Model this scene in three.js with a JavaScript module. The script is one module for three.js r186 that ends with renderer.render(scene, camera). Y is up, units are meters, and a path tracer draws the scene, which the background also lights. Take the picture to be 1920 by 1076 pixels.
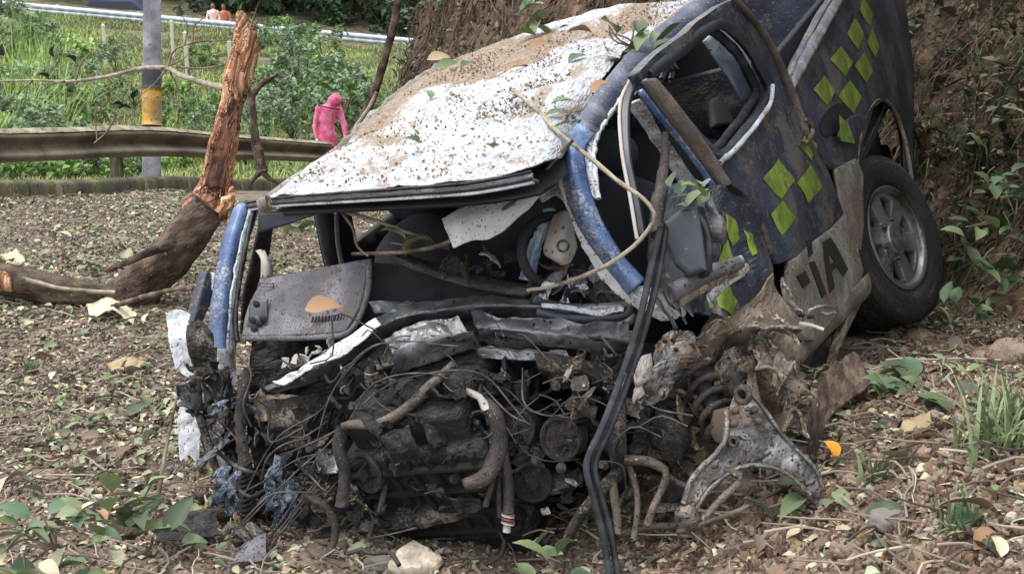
import * as THREE from 'three';
import { mergeGeometries } from 'three/addons/utils/BufferGeometryUtils.js';
import { MarchingCubes } from 'three/addons/objects/MarchingCubes.js';
import { RoundedBoxGeometry } from 'three/addons/geometries/RoundedBoxGeometry.js';

// ---------------------------------------------------------------- camera, sky, sun, exposure
const scene = new THREE.Scene();
const PITCH = 11.6 * Math.PI / 180, EYE = 1.3, FOCAL = 2200;
const camera = new THREE.PerspectiveCamera(27.5, 1024 / 573, 0.1, 600);
camera.position.set(0, EYE, 0); camera.rotation.set(-PITCH, 0, 0); scene.add(camera);
const renderer = new THREE.WebGLRenderer({ antialias: true });
renderer.toneMapping = THREE.LinearToneMapping;
renderer.toneMappingExposure = 2.25;
renderer.shadowMap.enabled = true;
renderer.setSize(1024, 573);
{ // bright overcast sky
  const w = 256, h = 128, d = new Float32Array(w * h * 4);
  for (let j = 0; j < h; j++) for (let i = 0; i < w; i++) {
    const el = (j / (h - 1) - 0.5) * Math.PI, a = i / w * Math.PI * 2, s = Math.max(0, Math.sin(el));
    const cl = 0.06 * Math.sin(a * 3 + Math.sin(el * 7)) * Math.sin(el * 5 + 1) + 0.04 * Math.sin(a * 8 + el * 9);
    const k = el < 0 ? 0.35 : (0.72 + 0.38 * s) * (1 + cl * (1 - s));
    const o = (j * w + i) * 4; d[o] = k * 0.97; d[o + 1] = k * 1.0; d[o + 2] = k * 1.07; d[o + 3] = 1;
  }
  const t = new THREE.DataTexture(d, w, h, THREE.RGBAFormat, THREE.FloatType);
  t.mapping = THREE.EquirectangularReflectionMapping; t.magFilter = THREE.LinearFilter; t.needsUpdate = true;
  scene.background = t; scene.environment = t;
}
const sun = new THREE.DirectionalLight(0xfff6ea, 1.15);
sun.position.set(-6, 13, -3.5); sun.target.position.set(0, 0, -5); sun.castShadow = true; sun.shadow.radius = 30;
Object.assign(sun.shadow.camera, { left: -14, right: 14, top: 14, bottom: -14, near: 0.5, far: 60 });
scene.add(sun, sun.target);

// ---------------------------------------------------------------- small tools
const V3 = THREE.Vector3, PI = Math.PI;
const v3 = (x, y, z) => new V3(x, y, z);
let seed = 7;
const rnd = () => { seed = (seed * 1664525 + 1013904223) >>> 0; return seed / 4294967296; };
const rr = (a, b) => a + (b - a) * rnd();
const clamp = (x, a = 0, b = 1) => Math.min(b, Math.max(a, x));
const sstep = (a, b, x) => { const t = clamp((x - a) / (b - a)); return t * t * (3 - 2 * t); };
const lerp = (a, b, t) => a + (b - a) * t;
const hsh = (x, y, z) => { let h = Math.imul(x, 374761393) ^ Math.imul(y, 668265263) ^ Math.imul(z, 1274126177); h = Math.imul(h ^ (h >>> 13), 1103515245); h ^= h >>> 16; return (h >>> 0) / 4294967296; };
function n3(x, y, z) { // value noise, -1..1
  const X = Math.floor(x), Y = Math.floor(y), Z = Math.floor(z); let a = x - X, b = y - Y, c = z - Z;
  a = a * a * (3 - 2 * a); b = b * b * (3 - 2 * b); c = c * c * (3 - 2 * c);
  const q = (i, j, k) => hsh(X + i, Y + j, Z + k);
  return 2 * lerp(lerp(lerp(q(0, 0, 0), q(1, 0, 0), a), lerp(q(0, 1, 0), q(1, 1, 0), a), b), lerp(lerp(q(0, 0, 1), q(1, 0, 1), a), lerp(q(0, 1, 1), q(1, 1, 1), a), b), c) - 1;
}
function fb(x, y, z, o = 4) { let s = 0, a = 0.5; for (let i = 0; i < o; i++) { s += a * n3(x, y, z); x = x * 2.03 + 3.1; y = y * 2.03 + 1.7; z = z * 2.03 + 5.3; a *= 0.5; } return s; }
const ridge = (x, y, z) => { let s = 0, a = 0.6; for (let i = 0; i < 3; i++) { s += a * (0.5 - Math.abs(n3(x, y, z))); x = x * 2.1 + 7; y = y * 2.1 + 3; z = z * 2.1 + 1; a *= 0.5; } return s; };
function p2(x, y, per, s) { // tileable value noise 0..1
  const X = Math.floor(x), Y = Math.floor(y); let a = x - X, b = y - Y; a = a * a * (3 - 2 * a); b = b * b * (3 - 2 * b);
  const m = (k) => ((k % per) + per) % per, q = (i, j) => hsh(m(X + i), m(Y + j), s);
  return lerp(lerp(q(0, 0), q(1, 0), a), lerp(q(0, 1), q(1, 1), a), b);
}
const f2raw = (u, v, f, o, s, sx, sy) => { let r = 0, a = 0.5, n = 0; for (let i = 0; i < o; i++) { r += a * p2(u * f * sx, v * f * sy, Math.round(f * Math.max(sx, sy)), s + i); n += a; a *= 0.55; f *= 2; } return r / n; };
// noise fields are computed once at 512 x 512 and shared, each user reading them from an offset of its own
const fields = new Map(), FN = 512;
function field(key, fn) { let a = fields.get(key); if (!a) { a = new Float32Array(FN * FN); for (let j = 0; j < FN; j++) for (let i = 0; i < FN; i++) a[j * FN + i] = fn(i / FN, j / FN); fields.set(key, a); } return a; }
const look = (a, u, v, s) => a[((Math.floor(v * FN) + s * 71) & (FN - 1)) * FN + ((Math.floor(u * FN) + s * 37) & (FN - 1))];
const fF = (f, o, sx = 1, sy = 1) => field('f' + [f, o, sx, sy], (u, v) => f2raw(u, v, f, Math.min(o, 5), 5, sx, sy)), fS = (sf) => field('s' + sf, (u, v) => p2(u * sf, v * sf, sf, 13) * 0.7 + p2(u * sf * 2, v * sf * 2, sf * 2, 14) * 0.3);
const f2 = (u, v, f, o, s, sx = 1, sy = 1) => look(fF(f, o, sx, sy), u, v, s);

// photograph position and real distance -> a point of the place (metres)
const at = (px, py, d) => { const x = (px - 960) / FOCAL * d, y = (538 - py) / FOCAL * d, c = Math.cos(PITCH), s = Math.sin(PITCH); return v3(x, EYE + y * c - d * s, -d * c - y * s); };

// ---------------------------------------------------------------- materials
const hex = (h) => [(h >> 16 & 255) / 255, (h >> 8 & 255) / 255, (h & 255) / 255];
function dtex(size, fn, srgb = true) {
  const d = new Uint8Array(size * size * 4);
  for (let j = 0; j < size; j++) for (let i = 0; i < size; i++) { const c = fn(i / size, j / size), o = (j * size + i) * 4; d[o] = clamp(c[0]) * 255; d[o + 1] = clamp(c[1]) * 255; d[o + 2] = clamp(c[2]) * 255; d[o + 3] = 255; }
  const t = new THREE.DataTexture(d, size, size); t.magFilter = THREE.LinearFilter; t.minFilter = THREE.LinearMipmapLinearFilter; t.generateMipmaps = true; t.wrapS = t.wrapT = THREE.RepeatWrapping;
  if (srgb) t.colorSpace = THREE.SRGBColorSpace; t.needsUpdate = true; return t;
}
const mixc = (a, b, t) => [lerp(a[0], b[0], t), lerp(a[1], b[1], t), lerp(a[2], b[2], t)];
function ramp(st, t) { if (t <= st[0][0]) return hex(st[0][1]); for (let i = 1; i < st.length; i++) if (t <= st[i][0]) return mixc(hex(st[i - 1][1]), hex(st[i][1]), (t - st[i - 1][0]) / (st[i][0] - st[i - 1][0])); return hex(st[st.length - 1][1]); }
let tseed = 11;
// a surface: colour ramp over layered noise, grain flecks (speck) and patches of mud or rust (patch); uv in metres, one tile is `tile` metres
function surf({ st, f = 6, o = 5, sx = 1, sy = 1, speck = [], patch = [], tile = 1, size = 512, rough = 0.8, metal = 0, bump = 0, bf = 24, extra = {} }) {
  const s = tseed += 20;
  const F0 = fF(f, o, sx, sy), FP = patch.map((p) => fF(p[3], 5)), FS = speck.map((p) => fS(p[2])), FG = fS(128);
  const lut = [...Array(65).keys()].map((i) => ramp(st, i / 64)), pc = patch.map((p) => hex(p[0])), sc = speck.map((p) => hex(p[0]));
  const map = dtex(size, (u, v) => {
    let c = lut[Math.round(64 * clamp((look(F0, u, v, s) - 0.5) * 1.9 + 0.5))];
    for (let i = 0; i < patch.length; i++) { const [, lo, hi, , gr] = patch[i]; c = mixc(c, pc[i], sstep(lo, hi, look(FP[i], u, v, s + 7 + i) + (look(FG, u, v, s + 9) - 0.5) * (gr ?? 0.12))); }
    for (let i = 0; i < speck.length; i++) { const th = speck[i][1]; c = mixc(c, sc[i], sstep(th, th + 0.06, look(FS[i], u, v, s + 13 + i))); }
    return c;
  });
  map.repeat.set(1 / tile, 1 / tile);
  const m = new THREE.MeshStandardMaterial({ map, roughness: rough, metalness: metal, ...extra });
  if (bump) { const b = dtex(256, (u, v) => { const k = f2(u, v, bf, 3, s + 3, sx, sy); return [k, k, k]; }, false); b.repeat.set(1 / tile, 1 / tile); m.bumpMap = b; m.bumpScale = bump; }
  return m;
}
const plain = (c, rough = 0.8, o = {}) => new THREE.MeshStandardMaterial({ color: c, roughness: rough, ...o });
const M = {
  navy: surf({ st: [[0, 0x292d39], [0.5, 0x383e4c], [1, 0x4e5462]], patch: [[0x67625f, 0.48, 0.7, 5, 0.3], [0x6d5f52, 0.62, 0.74, 7, 0.4]], speck: [[0x7a736b, 0.76, 110], [0x25252e, 0.78, 160]], tile: 0.9, rough: 0.5, bump: 0.0012 }),
  rail0: surf({ st: [[0, 0x363c4d], [0.5, 0x4a5163], [1, 0x666d7c]], patch: [[0x7a726a, 0.54, 0.72, 6, 0.4]], speck: [[0x8a837b, 0.74, 110], [0x25252e, 0.76, 150]], tile: 0.6, rough: 0.5, bump: 0.0015 }),
  lining: surf({ st: [[0, 0xb6babd], [0.5, 0xd2d5d8], [1, 0xe6e8ea]], speck: [[0x4a443e, 0.77, 110]], tile: 0.5, rough: 0.8, bump: 0.002 }),
  blue: surf({ st: [[0, 0x3c4e78], [0.5, 0x546a94], [1, 0x788cac]], patch: [[0x9a9a9e, 0.58, 0.72, 8, 0.4]], speck: [[0x2f3040, 0.76, 130], [0xb4b6bb, 0.8, 160]], tile: 0.5, rough: 0.42, bump: 0.0015 }),  // navy paint brightened for the pillars; their lit tone is in the colour
  white: surf({ st: [[0, 0xa4a8ac], [0.5, 0xc4c8cc], [1, 0xdfe2e4]], patch: [[0x7a7068, 0.6, 0.72, 7, 0.4]], speck: [[0x3f3934, 0.76, 110], [0x5e544a, 0.79, 60]], tile: 0.5, rough: 0.6, bump: 0.003 }),
  muddyWhite: surf({ st: [[0, 0x645f59], [0.5, 0x827d76], [1, 0xa6a39d]], patch: [[0x75624f, 0.55, 0.7, 5, 0.4]], speck: [[0x423c36, 0.72, 110], [0xbab6ae, 0.78, 130]], tile: 0.7, rough: 0.8, bump: 0.002 }),
  steel: surf({ st: [[0, 0x3c3c3f], [0.5, 0x66666a], [1, 0x98989a]], f: 5, patch: [[0x4a423c, 0.6, 0.76, 6, 0.4]], speck: [[0x1d1a18, 0.78, 110]], tile: 0.7, rough: 0.42, metal: 0.55, bump: 0.0015 }),
  tornMud: surf({ st: [[0, 0x463d34], [0.5, 0x776b5d], [1, 0xa3988a]], f: 7, patch: [[0xb4aea2, 0.57, 0.69, 8, 0.5], [0x57432f, 0.58, 0.7, 7, 0.4]], speck: [[0x2a221b, 0.75, 110]], tile: 0.6, rough: 0.7, metal: 0.15, bump: 0.005 }),
  castMetal: surf({ st: [[0, 0x2a2a2b], [0.4, 0x605f5e], [0.75, 0x8f8d89], [1, 0xbcbab5]], f: 12, patch: [[0x6e5c4e, 0.54, 0.66, 8, 0.5]], speck: [[0x1c1a1a, 0.73, 100], [0x2e2a27, 0.72, 50]], tile: 0.4, rough: 0.5, metal: 0.3, bump: 0.005 }),
  rustBolt: surf({ st: [[0, 0x4a3c34], [1, 0x7d6a5c]], rough: 0.8, metal: 0.2, size: 128 }),
  burnt: surf({ st: [[0, 0x0b0b0e], [0.5, 0x141418], [1, 0x262525]], f: 10, patch: [[0x3c352f, 0.58, 0.72, 8, 0.5]], speck: [[0x453d38, 0.76, 100], [0x050506, 0.7, 60]], tile: 0.5, rough: 0.75, bump: 0.006 }),
  burntBrown: surf({ st: [[0, 0x191614], [0.5, 0x2d2824], [1, 0x4b433c]], f: 10, patch: [[0x625950, 0.58, 0.7, 8, 0.5]], speck: [[0x0c0a0a, 0.7, 90], [0x6a6058, 0.8, 130]], tile: 0.5, rough: 0.85, bump: 0.006 }),
  interior: surf({ st: [[0, 0x17181c], [1, 0x292a30]], rough: 0.85, size: 128 }),
  seat: surf({ st: [[0, 0x24262c], [1, 0x3a3c44]], rough: 0.95, size: 256 }),
  plastic: surf({ st: [[0, 0x4c4a50], [0.5, 0x625f67], [1, 0x7b7880]], patch: [[0x514b47, 0.55, 0.7, 7, 0.5]], speck: [[0x2b2826, 0.73, 90], [0x4a443f, 0.73, 150]], tile: 0.5, rough: 0.8, bump: 0.002 }),
  palePlastic: surf({ st: [[0, 0x8b8680], [0.5, 0xa9a49c], [1, 0xbdb8b0]], speck: [[0x3c352f, 0.79, 60]], rough: 0.7 }),
  darkPlastic: surf({ st: [[0, 0x1d2126], [0.5, 0x2e343b], [1, 0x474d54]], patch: [[0x5d5650, 0.6, 0.8, 6]], speck: [[0x6a625a, 0.84, 70]], rough: 0.45 }),
  cloth: surf({ st: [[0, 0x6b7a8c], [0.5, 0x97a6b4], [1, 0xb9c4cc]], speck: [[0x3c3a38, 0.8, 60]], rough: 0.95, bump: 0.002 }),
  shredCloth: surf({ st: [[0, 0x20262f], [0.5, 0x464f5b], [1, 0x7f8893]], f: 14, speck: [[0x14161c, 0.68, 80], [0xb0b6be, 0.76, 120]], tile: 0.3, rough: 0.95, bump: 0.005 }),
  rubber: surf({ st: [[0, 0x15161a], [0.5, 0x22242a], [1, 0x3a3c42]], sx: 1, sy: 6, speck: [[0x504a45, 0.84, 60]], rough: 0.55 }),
  tyre: surf({ st: [[0, 0x191817], [0.5, 0x272422], [1, 0x36312d]], patch: [[0x463d35, 0.55, 0.72, 6, 0.4]], speck: [[0x605648, 0.77, 120]], tile: 0.6, rough: 0.95, bump: 0.003 }),
  rim: surf({ st: [[0, 0x6e6f72], [1, 0xa9abad]], patch: [[0x4e443b, 0.55, 0.72, 5, 0.3]], rough: 0.38, metal: 0.7 }),
  wire: surf({ st: [[0, 0x2e2b2a], [0.5, 0x504c49], [1, 0x77736f]], rough: 0.7, size: 128, tile: 0.2 }),
  hose: surf({ st: [[0, 0x1b1817], [0.5, 0x302a27], [1, 0x4d4540]], speck: [[0x171412, 0.7, 90], [0x85796e, 0.78, 140]], tile: 0.4, rough: 0.75, bump: 0.003 }),
  paleHose: surf({ st: [[0, 0x36302c], [0.5, 0x564d45], [1, 0x7a7066]], speck: [[0x2a221d, 0.7, 90], [0xa79c90, 0.78, 140]], tile: 0.4, rough: 0.75, bump: 0.003 }),
  green: surf({ st: [[0, 0x6f8a35], [0.5, 0x869f42], [1, 0x9ab356]], patch: [[0x6b6848, 0.56, 0.72, 8, 0.4]], speck: [[0x44422e, 0.76, 100]], rough: 0.5, tile: 0.4 }),
  dusty: surf({ st: [[0, 0x4f4844], [0.5, 0x675f59], [1, 0x80776f]], patch: [[0x55453a, 0.56, 0.7, 6, 0.3]], speck: [[0x3a332e, 0.78, 120]], tile: 0.6, rough: 0.7 }),
  letter: plain(0x2a2522, 0.7),
  soil: surf({ st: [[0, 0x47403a], [0.35, 0x645b52], [0.7, 0x80776c], [1, 0x9c9488]], f: 8, o: 6, patch: [[0x8f8678, 0.54, 0.68, 5, 0.4]], speck: [[0x382d26, 0.7, 100], [0xb5a794, 0.76, 140]], tile: 1.1, size: 1024, rough: 1, bump: 0.014, bf: 40, extra: { vertexColors: true } }),
  bank: surf({ st: [[0, 0x30271f], [0.4, 0x4b3d31], [0.75, 0x665547], [1, 0x80705f]], f: 8, o: 6, speck: [[0x2a211a, 0.72, 80], [0x8d7d68, 0.78, 110]], tile: 1.1, size: 1024, rough: 1, bump: 0.02, bf: 24 }),
  bark: surf({ st: [[0, 0x2a211b], [0.5, 0x4b3d33], [1, 0x6f6053]], f: 8, sx: 2, sy: 1, speck: [[0x8a7f70, 0.82, 60]], patch: [[0x55583c, 0.64, 0.8, 5]], rough: 1, bump: 0.008, tile: 0.6 }),
  splinter: surf({ st: [[0, 0x573524], [0.35, 0x936443], [0.65, 0xba8a68], [1, 0xdcbc9c]], f: 4, o: 5, sx: 12, sy: 1, patch: [[0x4a2e22, 0.54, 0.66, 7, 0.5]], speck: [[0xe0c4a4, 0.76, 110]], rough: 0.9, bump: 0.006, tile: 0.5 }),
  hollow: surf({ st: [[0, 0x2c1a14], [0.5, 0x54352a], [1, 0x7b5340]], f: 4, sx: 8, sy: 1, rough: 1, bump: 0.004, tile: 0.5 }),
  twig: surf({ st: [[0, 0x3c3129], [0.5, 0x665a4d], [1, 0x91877a]], rough: 1, size: 256, tile: 0.3 }),
  paleTwig: surf({ st: [[0, 0x676153], [0.5, 0x8d8474], [1, 0xaea694]], speck: [[0x4c453b, 0.78, 40]], rough: 1, size: 256, tile: 0.3 }),
  root: surf({ st: [[0, 0x30261d], [0.5, 0x55463a], [1, 0x857565]], rough: 1, size: 256, tile: 0.3 }),
  rail: surf({ st: [[0, 0x575045], [0.5, 0x766c5d], [1, 0x938874]], patch: [[0x8a7d69, 0.6, 0.74, 5, 0.3]], speck: [[0x3f382f, 0.78, 120]], rough: 0.7, metal: 0.1, tile: 1.6 }),
  kerb: surf({ st: [[0, 0x4b473a], [0.5, 0x6d6753], [1, 0x8c8670]], patch: [[0x4d5530, 0.52, 0.66, 6, 0.3]], speck: [[0x2c2a22, 0.76, 70]], rough: 1, bump: 0.006 }),
  concretePole: surf({ st: [[0, 0x63646a], [0.5, 0x83858c], [1, 0xa3a4a8]], speck: [[0x3f4046, 0.78, 60]], sx: 1, sy: 1, rough: 0.9 }),
  litDirt: surf({ st: [[0, 0x6b6252], [0.5, 0x8d826d], [1, 0xada18a]], patch: [[0x5b5144, 0.52, 0.66, 8, 0.5]], speck: [[0x3f382f, 0.74, 100]], rough: 1, tile: 0.8, bump: 0.006 }),
  yellowPaint: surf({ st: [[0, 0x9a7122], [0.5, 0xb98a2e], [1, 0xcaa04c]], patch: [[0x77726a, 0.5, 0.62, 6, 0.5]], speck: [[0x5a5650, 0.72, 60]], rough: 0.8 }),
  blackPaint: surf({ st: [[0, 0x2c2e33], [1, 0x4c4f57]], patch: [[0x7b7d82, 0.6, 0.74, 6, 0.3]], rough: 0.8, size: 256 }),
  galv: surf({ st: [[0, 0x9fa6ad], [1, 0xc9d0d6]], rough: 0.5, metal: 0.2, size: 256 }),
  asphalt: surf({ st: [[0, 0x4e4d4b], [1, 0x6d6b68]], rough: 1, size: 256 }),
  grass: new THREE.MeshStandardMaterial({ color: 0xffffff, roughness: 0.9 }),
  leaf: new THREE.MeshPhysicalMaterial({ color: 0xffffff, roughness: 0.75, transmission: 0.3, thickness: 0 }),
  litter: new THREE.MeshStandardMaterial({ color: 0xffffff, roughness: 0.9 }),
  stone: surf({ st: [[0, 0x5c5047], [0.5, 0x7f6f61], [1, 0xa39382]], patch: [[0x5f4a3a, 0.54, 0.68, 6, 0.4]], speck: [[0x4a3f36, 0.78, 60]], rough: 1, bump: 0.008, tile: 0.5 }),
  paleStone: surf({ st: [[0, 0x9a8f7e], [0.5, 0xbfb4a2], [1, 0xd6ccbb]], patch: [[0x8f7454, 0.58, 0.72, 5, 0.2]], rough: 1, bump: 0.006, tile: 0.4 }),
  pink: surf({ st: [[0, 0xb84a70], [0.5, 0xd4658a], [1, 0xea93ac]], f: 10, rough: 0.85, size: 256, bump: 0.004 }),
};
M.leafGreens = [0x4c5f3a, 0x67794f, 0x3e5034, 0x7d8c62, 0x547052].map((c) => new THREE.MeshPhysicalMaterial({ color: c, roughness: 0.6, transmission: 0.25, thickness: 0 }));
M.leafDry = [0x94765a, 0xb3a68a, 0x7d6a58, 0xa08e70, 0xc2bb9f].map((c) => plain(c, 0.85));

// ---------------------------------------------------------------- geometry tools
function fromArrays(pos, idx, uv) {
  const g = new THREE.BufferGeometry(); g.setAttribute('position', new THREE.Float32BufferAttribute(pos, 3));
  if (uv) g.setAttribute('uv', new THREE.Float32BufferAttribute(uv, 2)); if (idx) g.setIndex(idx); g.computeVertexNormals(); return g;
}
function boxUV(g) { // uv in metres from the direction each face points
  if (g.index) g = g.toNonIndexed(); const p = g.attributes.position, n = p.count, uv = new Float32Array(n * 2), a = v3(), b = v3(), c = v3(), q = v3();
  for (let i = 0; i < n; i += 3) {
    a.fromBufferAttribute(p, i); b.fromBufferAttribute(p, i + 1); c.fromBufferAttribute(p, i + 2); q.crossVectors(b.clone().sub(a), c.clone().sub(a));
    const x = Math.abs(q.x), y = Math.abs(q.y), z = Math.abs(q.z);
    for (let k = 0; k < 3; k++) { const P = [a, b, c][k]; uv[(i + k) * 2] = x > y && x > z ? P.z : P.x; uv[(i + k) * 2 + 1] = y > x && y > z ? P.z : P.y; }
  }
  g.setAttribute('uv', new THREE.BufferAttribute(uv, 2)); return g;
}
const merge = (list) => mergeGeometries(list.map((g) => { g = g.index ? g.toNonIndexed() : g; for (const k of Object.keys(g.attributes)) if (!['position', 'normal', 'uv'].includes(k)) g.deleteAttribute(k); if (!g.attributes.uv) g = boxUV(g); return g; }));
const crv = (pts) => new THREE.CatmullRomCurve3(pts, false, 'centripetal');
// a tapering, slightly uneven round bar along points; r: number, list along the length, or function(t, angle)
function tube(pts, r, { seg, rad = 7, rough = 0, flat = 1, fs = 30 } = {}) {
  const c = pts.length === 2 ? new THREE.LineCurve3(pts[0], pts[1]) : crv(pts), L = c.getLength();
  seg = seg ?? Math.max(pts.length === 2 ? 2 : 4, Math.min(60, Math.round(L / 0.02), (pts.length - 1) * 7));
  const F = c.computeFrenetFrames(seg, false), pos = [], uv = [], idx = [], rf = typeof r === 'function' ? r : Array.isArray(r) ? (t) => { const k = t * (r.length - 1), i = Math.min(r.length - 2, Math.floor(k)); return lerp(r[i], r[i + 1], k - i); } : () => r;
  for (let i = 0; i <= seg; i++) {
    const t = i / seg, P = c.getPointAt(t), N = F.normals[i], B = F.binormals[i];
    for (let j = 0; j <= rad; j++) {
      const a = (j % rad) / rad * PI * 2; let R = rf(t, a); if (rough) R *= 1 + rough * n3(P.x * fs + Math.cos(a) * 1.7, P.y * fs + Math.sin(a) * 1.7, P.z * fs);
      const ca = Math.cos(a) * R, sa = Math.sin(a) * R * flat;
      pos.push(P.x + N.x * ca + B.x * sa, P.y + N.y * ca + B.y * sa, P.z + N.z * ca + B.z * sa); uv.push(j / rad * Math.max(0.05, rf(t, 0) * 6), t * L);
    }
  }
  const w = rad + 1;
  for (let i = 0; i < seg; i++) for (let j = 0; j < rad; j++) { const a = i * w + j; idx.push(a, a + w, a + 1, a + 1, a + w, a + w + 1); }
  for (const [i, f] of [[0, 0], [seg, 1]]) { const P = c.getPointAt(i / seg), k = pos.length / 3; pos.push(P.x, P.y, P.z); uv.push(0, 0); for (let j = 0; j < rad; j++) f ? idx.push(k, i * w + j, i * w + j + 1) : idx.push(k, i * w + j + 1, i * w + j); }
  return fromArrays(pos, idx, uv);
}
// a bent sheet of real thickness through rows of points; cr crumples it
function sheet(rows, { nu = 24, nv = 24, t = 0.004, cr = 0, cf = 6, ragged = 0, sd = 0, fine = 0, unit = false, facet = cr >= 0.012 } = {}) {
  const cols = rows.map((r) => crv(r)), G = [];
  for (let i = 0; i <= nu; i++) { const line = crv(cols.map((c) => c.getPoint(i / nu))); G.push([]); for (let j = 0; j <= nv; j++) G[i].push(line.getPoint(j / nv)); }
  const nrm = (i, j) => { const a = G[Math.min(nu, i + 1)][j].clone().sub(G[Math.max(0, i - 1)][j]), b = G[i][Math.min(nv, j + 1)].clone().sub(G[i][Math.max(0, j - 1)]); return a.cross(b).normalize(); };
  const N = G.map((r, i) => r.map((_, j) => nrm(i, j)));
  for (let i = 0; i <= nu; i++) for (let j = 0; j <= nv; j++) {
    const P = G[i][j]; let h = 0; if (cr) h += cr * 2 * ridge(P.x * cf + sd, P.y * cf, P.z * cf) + cr * 0.6 * n3(P.x * cf * 0.6, P.y * cf * 0.6 + sd, P.z * cf * 0.6); if (fine) h += fine * ridge(P.x * 30, P.y * 30 + sd, P.z * 30);
    P.addScaledVector(N[i][j], h);
    if (ragged && (i === 0 || i === nu || j === 0 || j === nv)) { const o = G[clamp(i, 1, nu - 1)][clamp(j, 1, nv - 1)]; P.lerp(o, ragged * (0.5 + 0.5 * n3(i * 0.9 + sd, j * 0.9, 3))); }
  }
  const N2 = G.map((r, i) => r.map((_, j) => nrm(i, j)));
  const lu = G[0][Math.floor(nv / 2)].distanceTo(G[nu][Math.floor(nv / 2)]), lv = G[Math.floor(nu / 2)][0].distanceTo(G[Math.floor(nu / 2)][nv]);
  const pos = [], uv = [], idx = [], w = nv + 1, K = (nu + 1) * w;
  for (const s of [0.5, -0.5]) for (let i = 0; i <= nu; i++) for (let j = 0; j <= nv; j++) { const P = G[i][j], n = N2[i][j]; pos.push(P.x + n.x * t * s, P.y + n.y * t * s, P.z + n.z * t * s); uv.push(i / nu * (unit ? 1 : lu), j / nv * (unit ? 1 : lv)); }
  for (let i = 0; i < nu; i++) for (let j = 0; j < nv; j++) { const a = i * w + j; idx.push(a, a + w, a + 1, a + 1, a + w, a + w + 1, K + a, K + a + 1, K + a + w, K + a + 1, K + a + w + 1, K + a + w); }
  const e = (a, b) => idx.push(a, b, K + a, b, K + b, K + a);
  for (let i = 0; i < nu; i++) { e((i + 1) * w, i * w); e(i * w + nv, (i + 1) * w + nv); } for (let j = 0; j < nv; j++) { e(j, j + 1); e(nu * w + j + 1, nu * w + j); }
  const out = fromArrays(pos, idx, uv); if (!facet) return out; const fl = out.toNonIndexed(); fl.computeVertexNormals(); return fl;
}
// a plate cut to a 2-D outline (with holes), laid on the surface fn(a, b, offset)
function plate(poly, holes, fn, thick, step = 0.06) {
  const P2 = (q) => q.map(([a, b]) => new THREE.Vector2(a, b)); let A = P2(poly), Hs = (holes || []).map(P2);
  if (THREE.ShapeUtils.isClockWise(A)) A.reverse(); Hs.forEach((h) => { if (!THREE.ShapeUtils.isClockWise(h)) h.reverse(); });
  const pts = [A, ...Hs].flat().map((p) => [p.x, p.y]); let T = THREE.ShapeUtils.triangulateShape(A, Hs);
  for (let it = 0; it < 7; it++) {
    const mid = new Map(); let any = false; const out = [];
    const m = (a, b) => { const l = Math.hypot(pts[a][0] - pts[b][0], pts[a][1] - pts[b][1]); if (l < step * 1.6) return -1; any = true; const k = a < b ? a + '_' + b : b + '_' + a; if (!mid.has(k)) { mid.set(k, pts.length); pts.push([(pts[a][0] + pts[b][0]) / 2, (pts[a][1] + pts[b][1]) / 2]); } return mid.get(k); };
    for (const [a, b, c] of T) {
      const x = m(a, b), y = m(b, c), z = m(c, a), n = (x >= 0) + (y >= 0) + (z >= 0);
      if (n === 0) out.push([a, b, c]); else if (n === 3) out.push([a, x, z], [x, b, y], [z, y, c], [x, y, z]);
      else if (n === 1) { if (x >= 0) out.push([a, x, c], [x, b, c]); else if (y >= 0) out.push([b, y, a], [y, c, a]); else out.push([c, z, b], [z, a, b]); }
      else { if (x < 0) out.push([c, z, y], [a, b, y], [a, y, z]); else if (y < 0) out.push([a, x, z], [x, b, c], [x, c, z]); else out.push([b, y, x], [a, x, y], [a, y, c]); }
    }
    T = out; if (!any) break;
  }
  const n = pts.length, pos = [], uv = [], idx = [], cnt = new Map();
  for (const off of [0, -thick]) for (const [a, b] of pts) { const q = fn(a, b, off); pos.push(q.x, q.y, q.z); uv.push(a, b); }
  for (const [a, b, c] of T) { idx.push(a, b, c, n + a, n + c, n + b); for (const [i, j] of [[a, b], [b, c], [c, a]]) { const k = i < j ? i + '_' + j : j + '_' + i; cnt.set(k, cnt.has(k) ? null : [i, j]); } }
  for (const e of cnt.values()) if (e) { const [i, j] = e; idx.push(i, n + i, j, j, n + i, n + j); }
  return boxUV(fromArrays(pos, idx));
}
// a leaf: pointed outline, folded at the midrib and curled
function leafGeo(len, wid, curl = 0.3, fold = 0.25, seg = 5) {
  const pos = [], idx = [];
  for (let i = 0; i <= seg; i++) { const t = i / seg, w = wid * 0.5 * Math.pow(Math.sin(PI * Math.pow(t, 0.8)), 0.85) + 0.0008, y = curl * len * (t - t * t) * 1.6; for (const s of [-1, 0, 1]) pos.push(s * w, y + Math.abs(s) * w * fold * 2 + (s ? 0.12 * w * Math.sin(t * 9 + s) : 0), -len * t); }
  for (let i = 0; i < seg; i++) for (const j of [0, 1]) { const a = i * 3 + j; idx.push(a, a + 1, a + 3, a + 1, a + 4, a + 3); }
  return boxUV(fromArrays(pos, idx));
}
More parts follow.
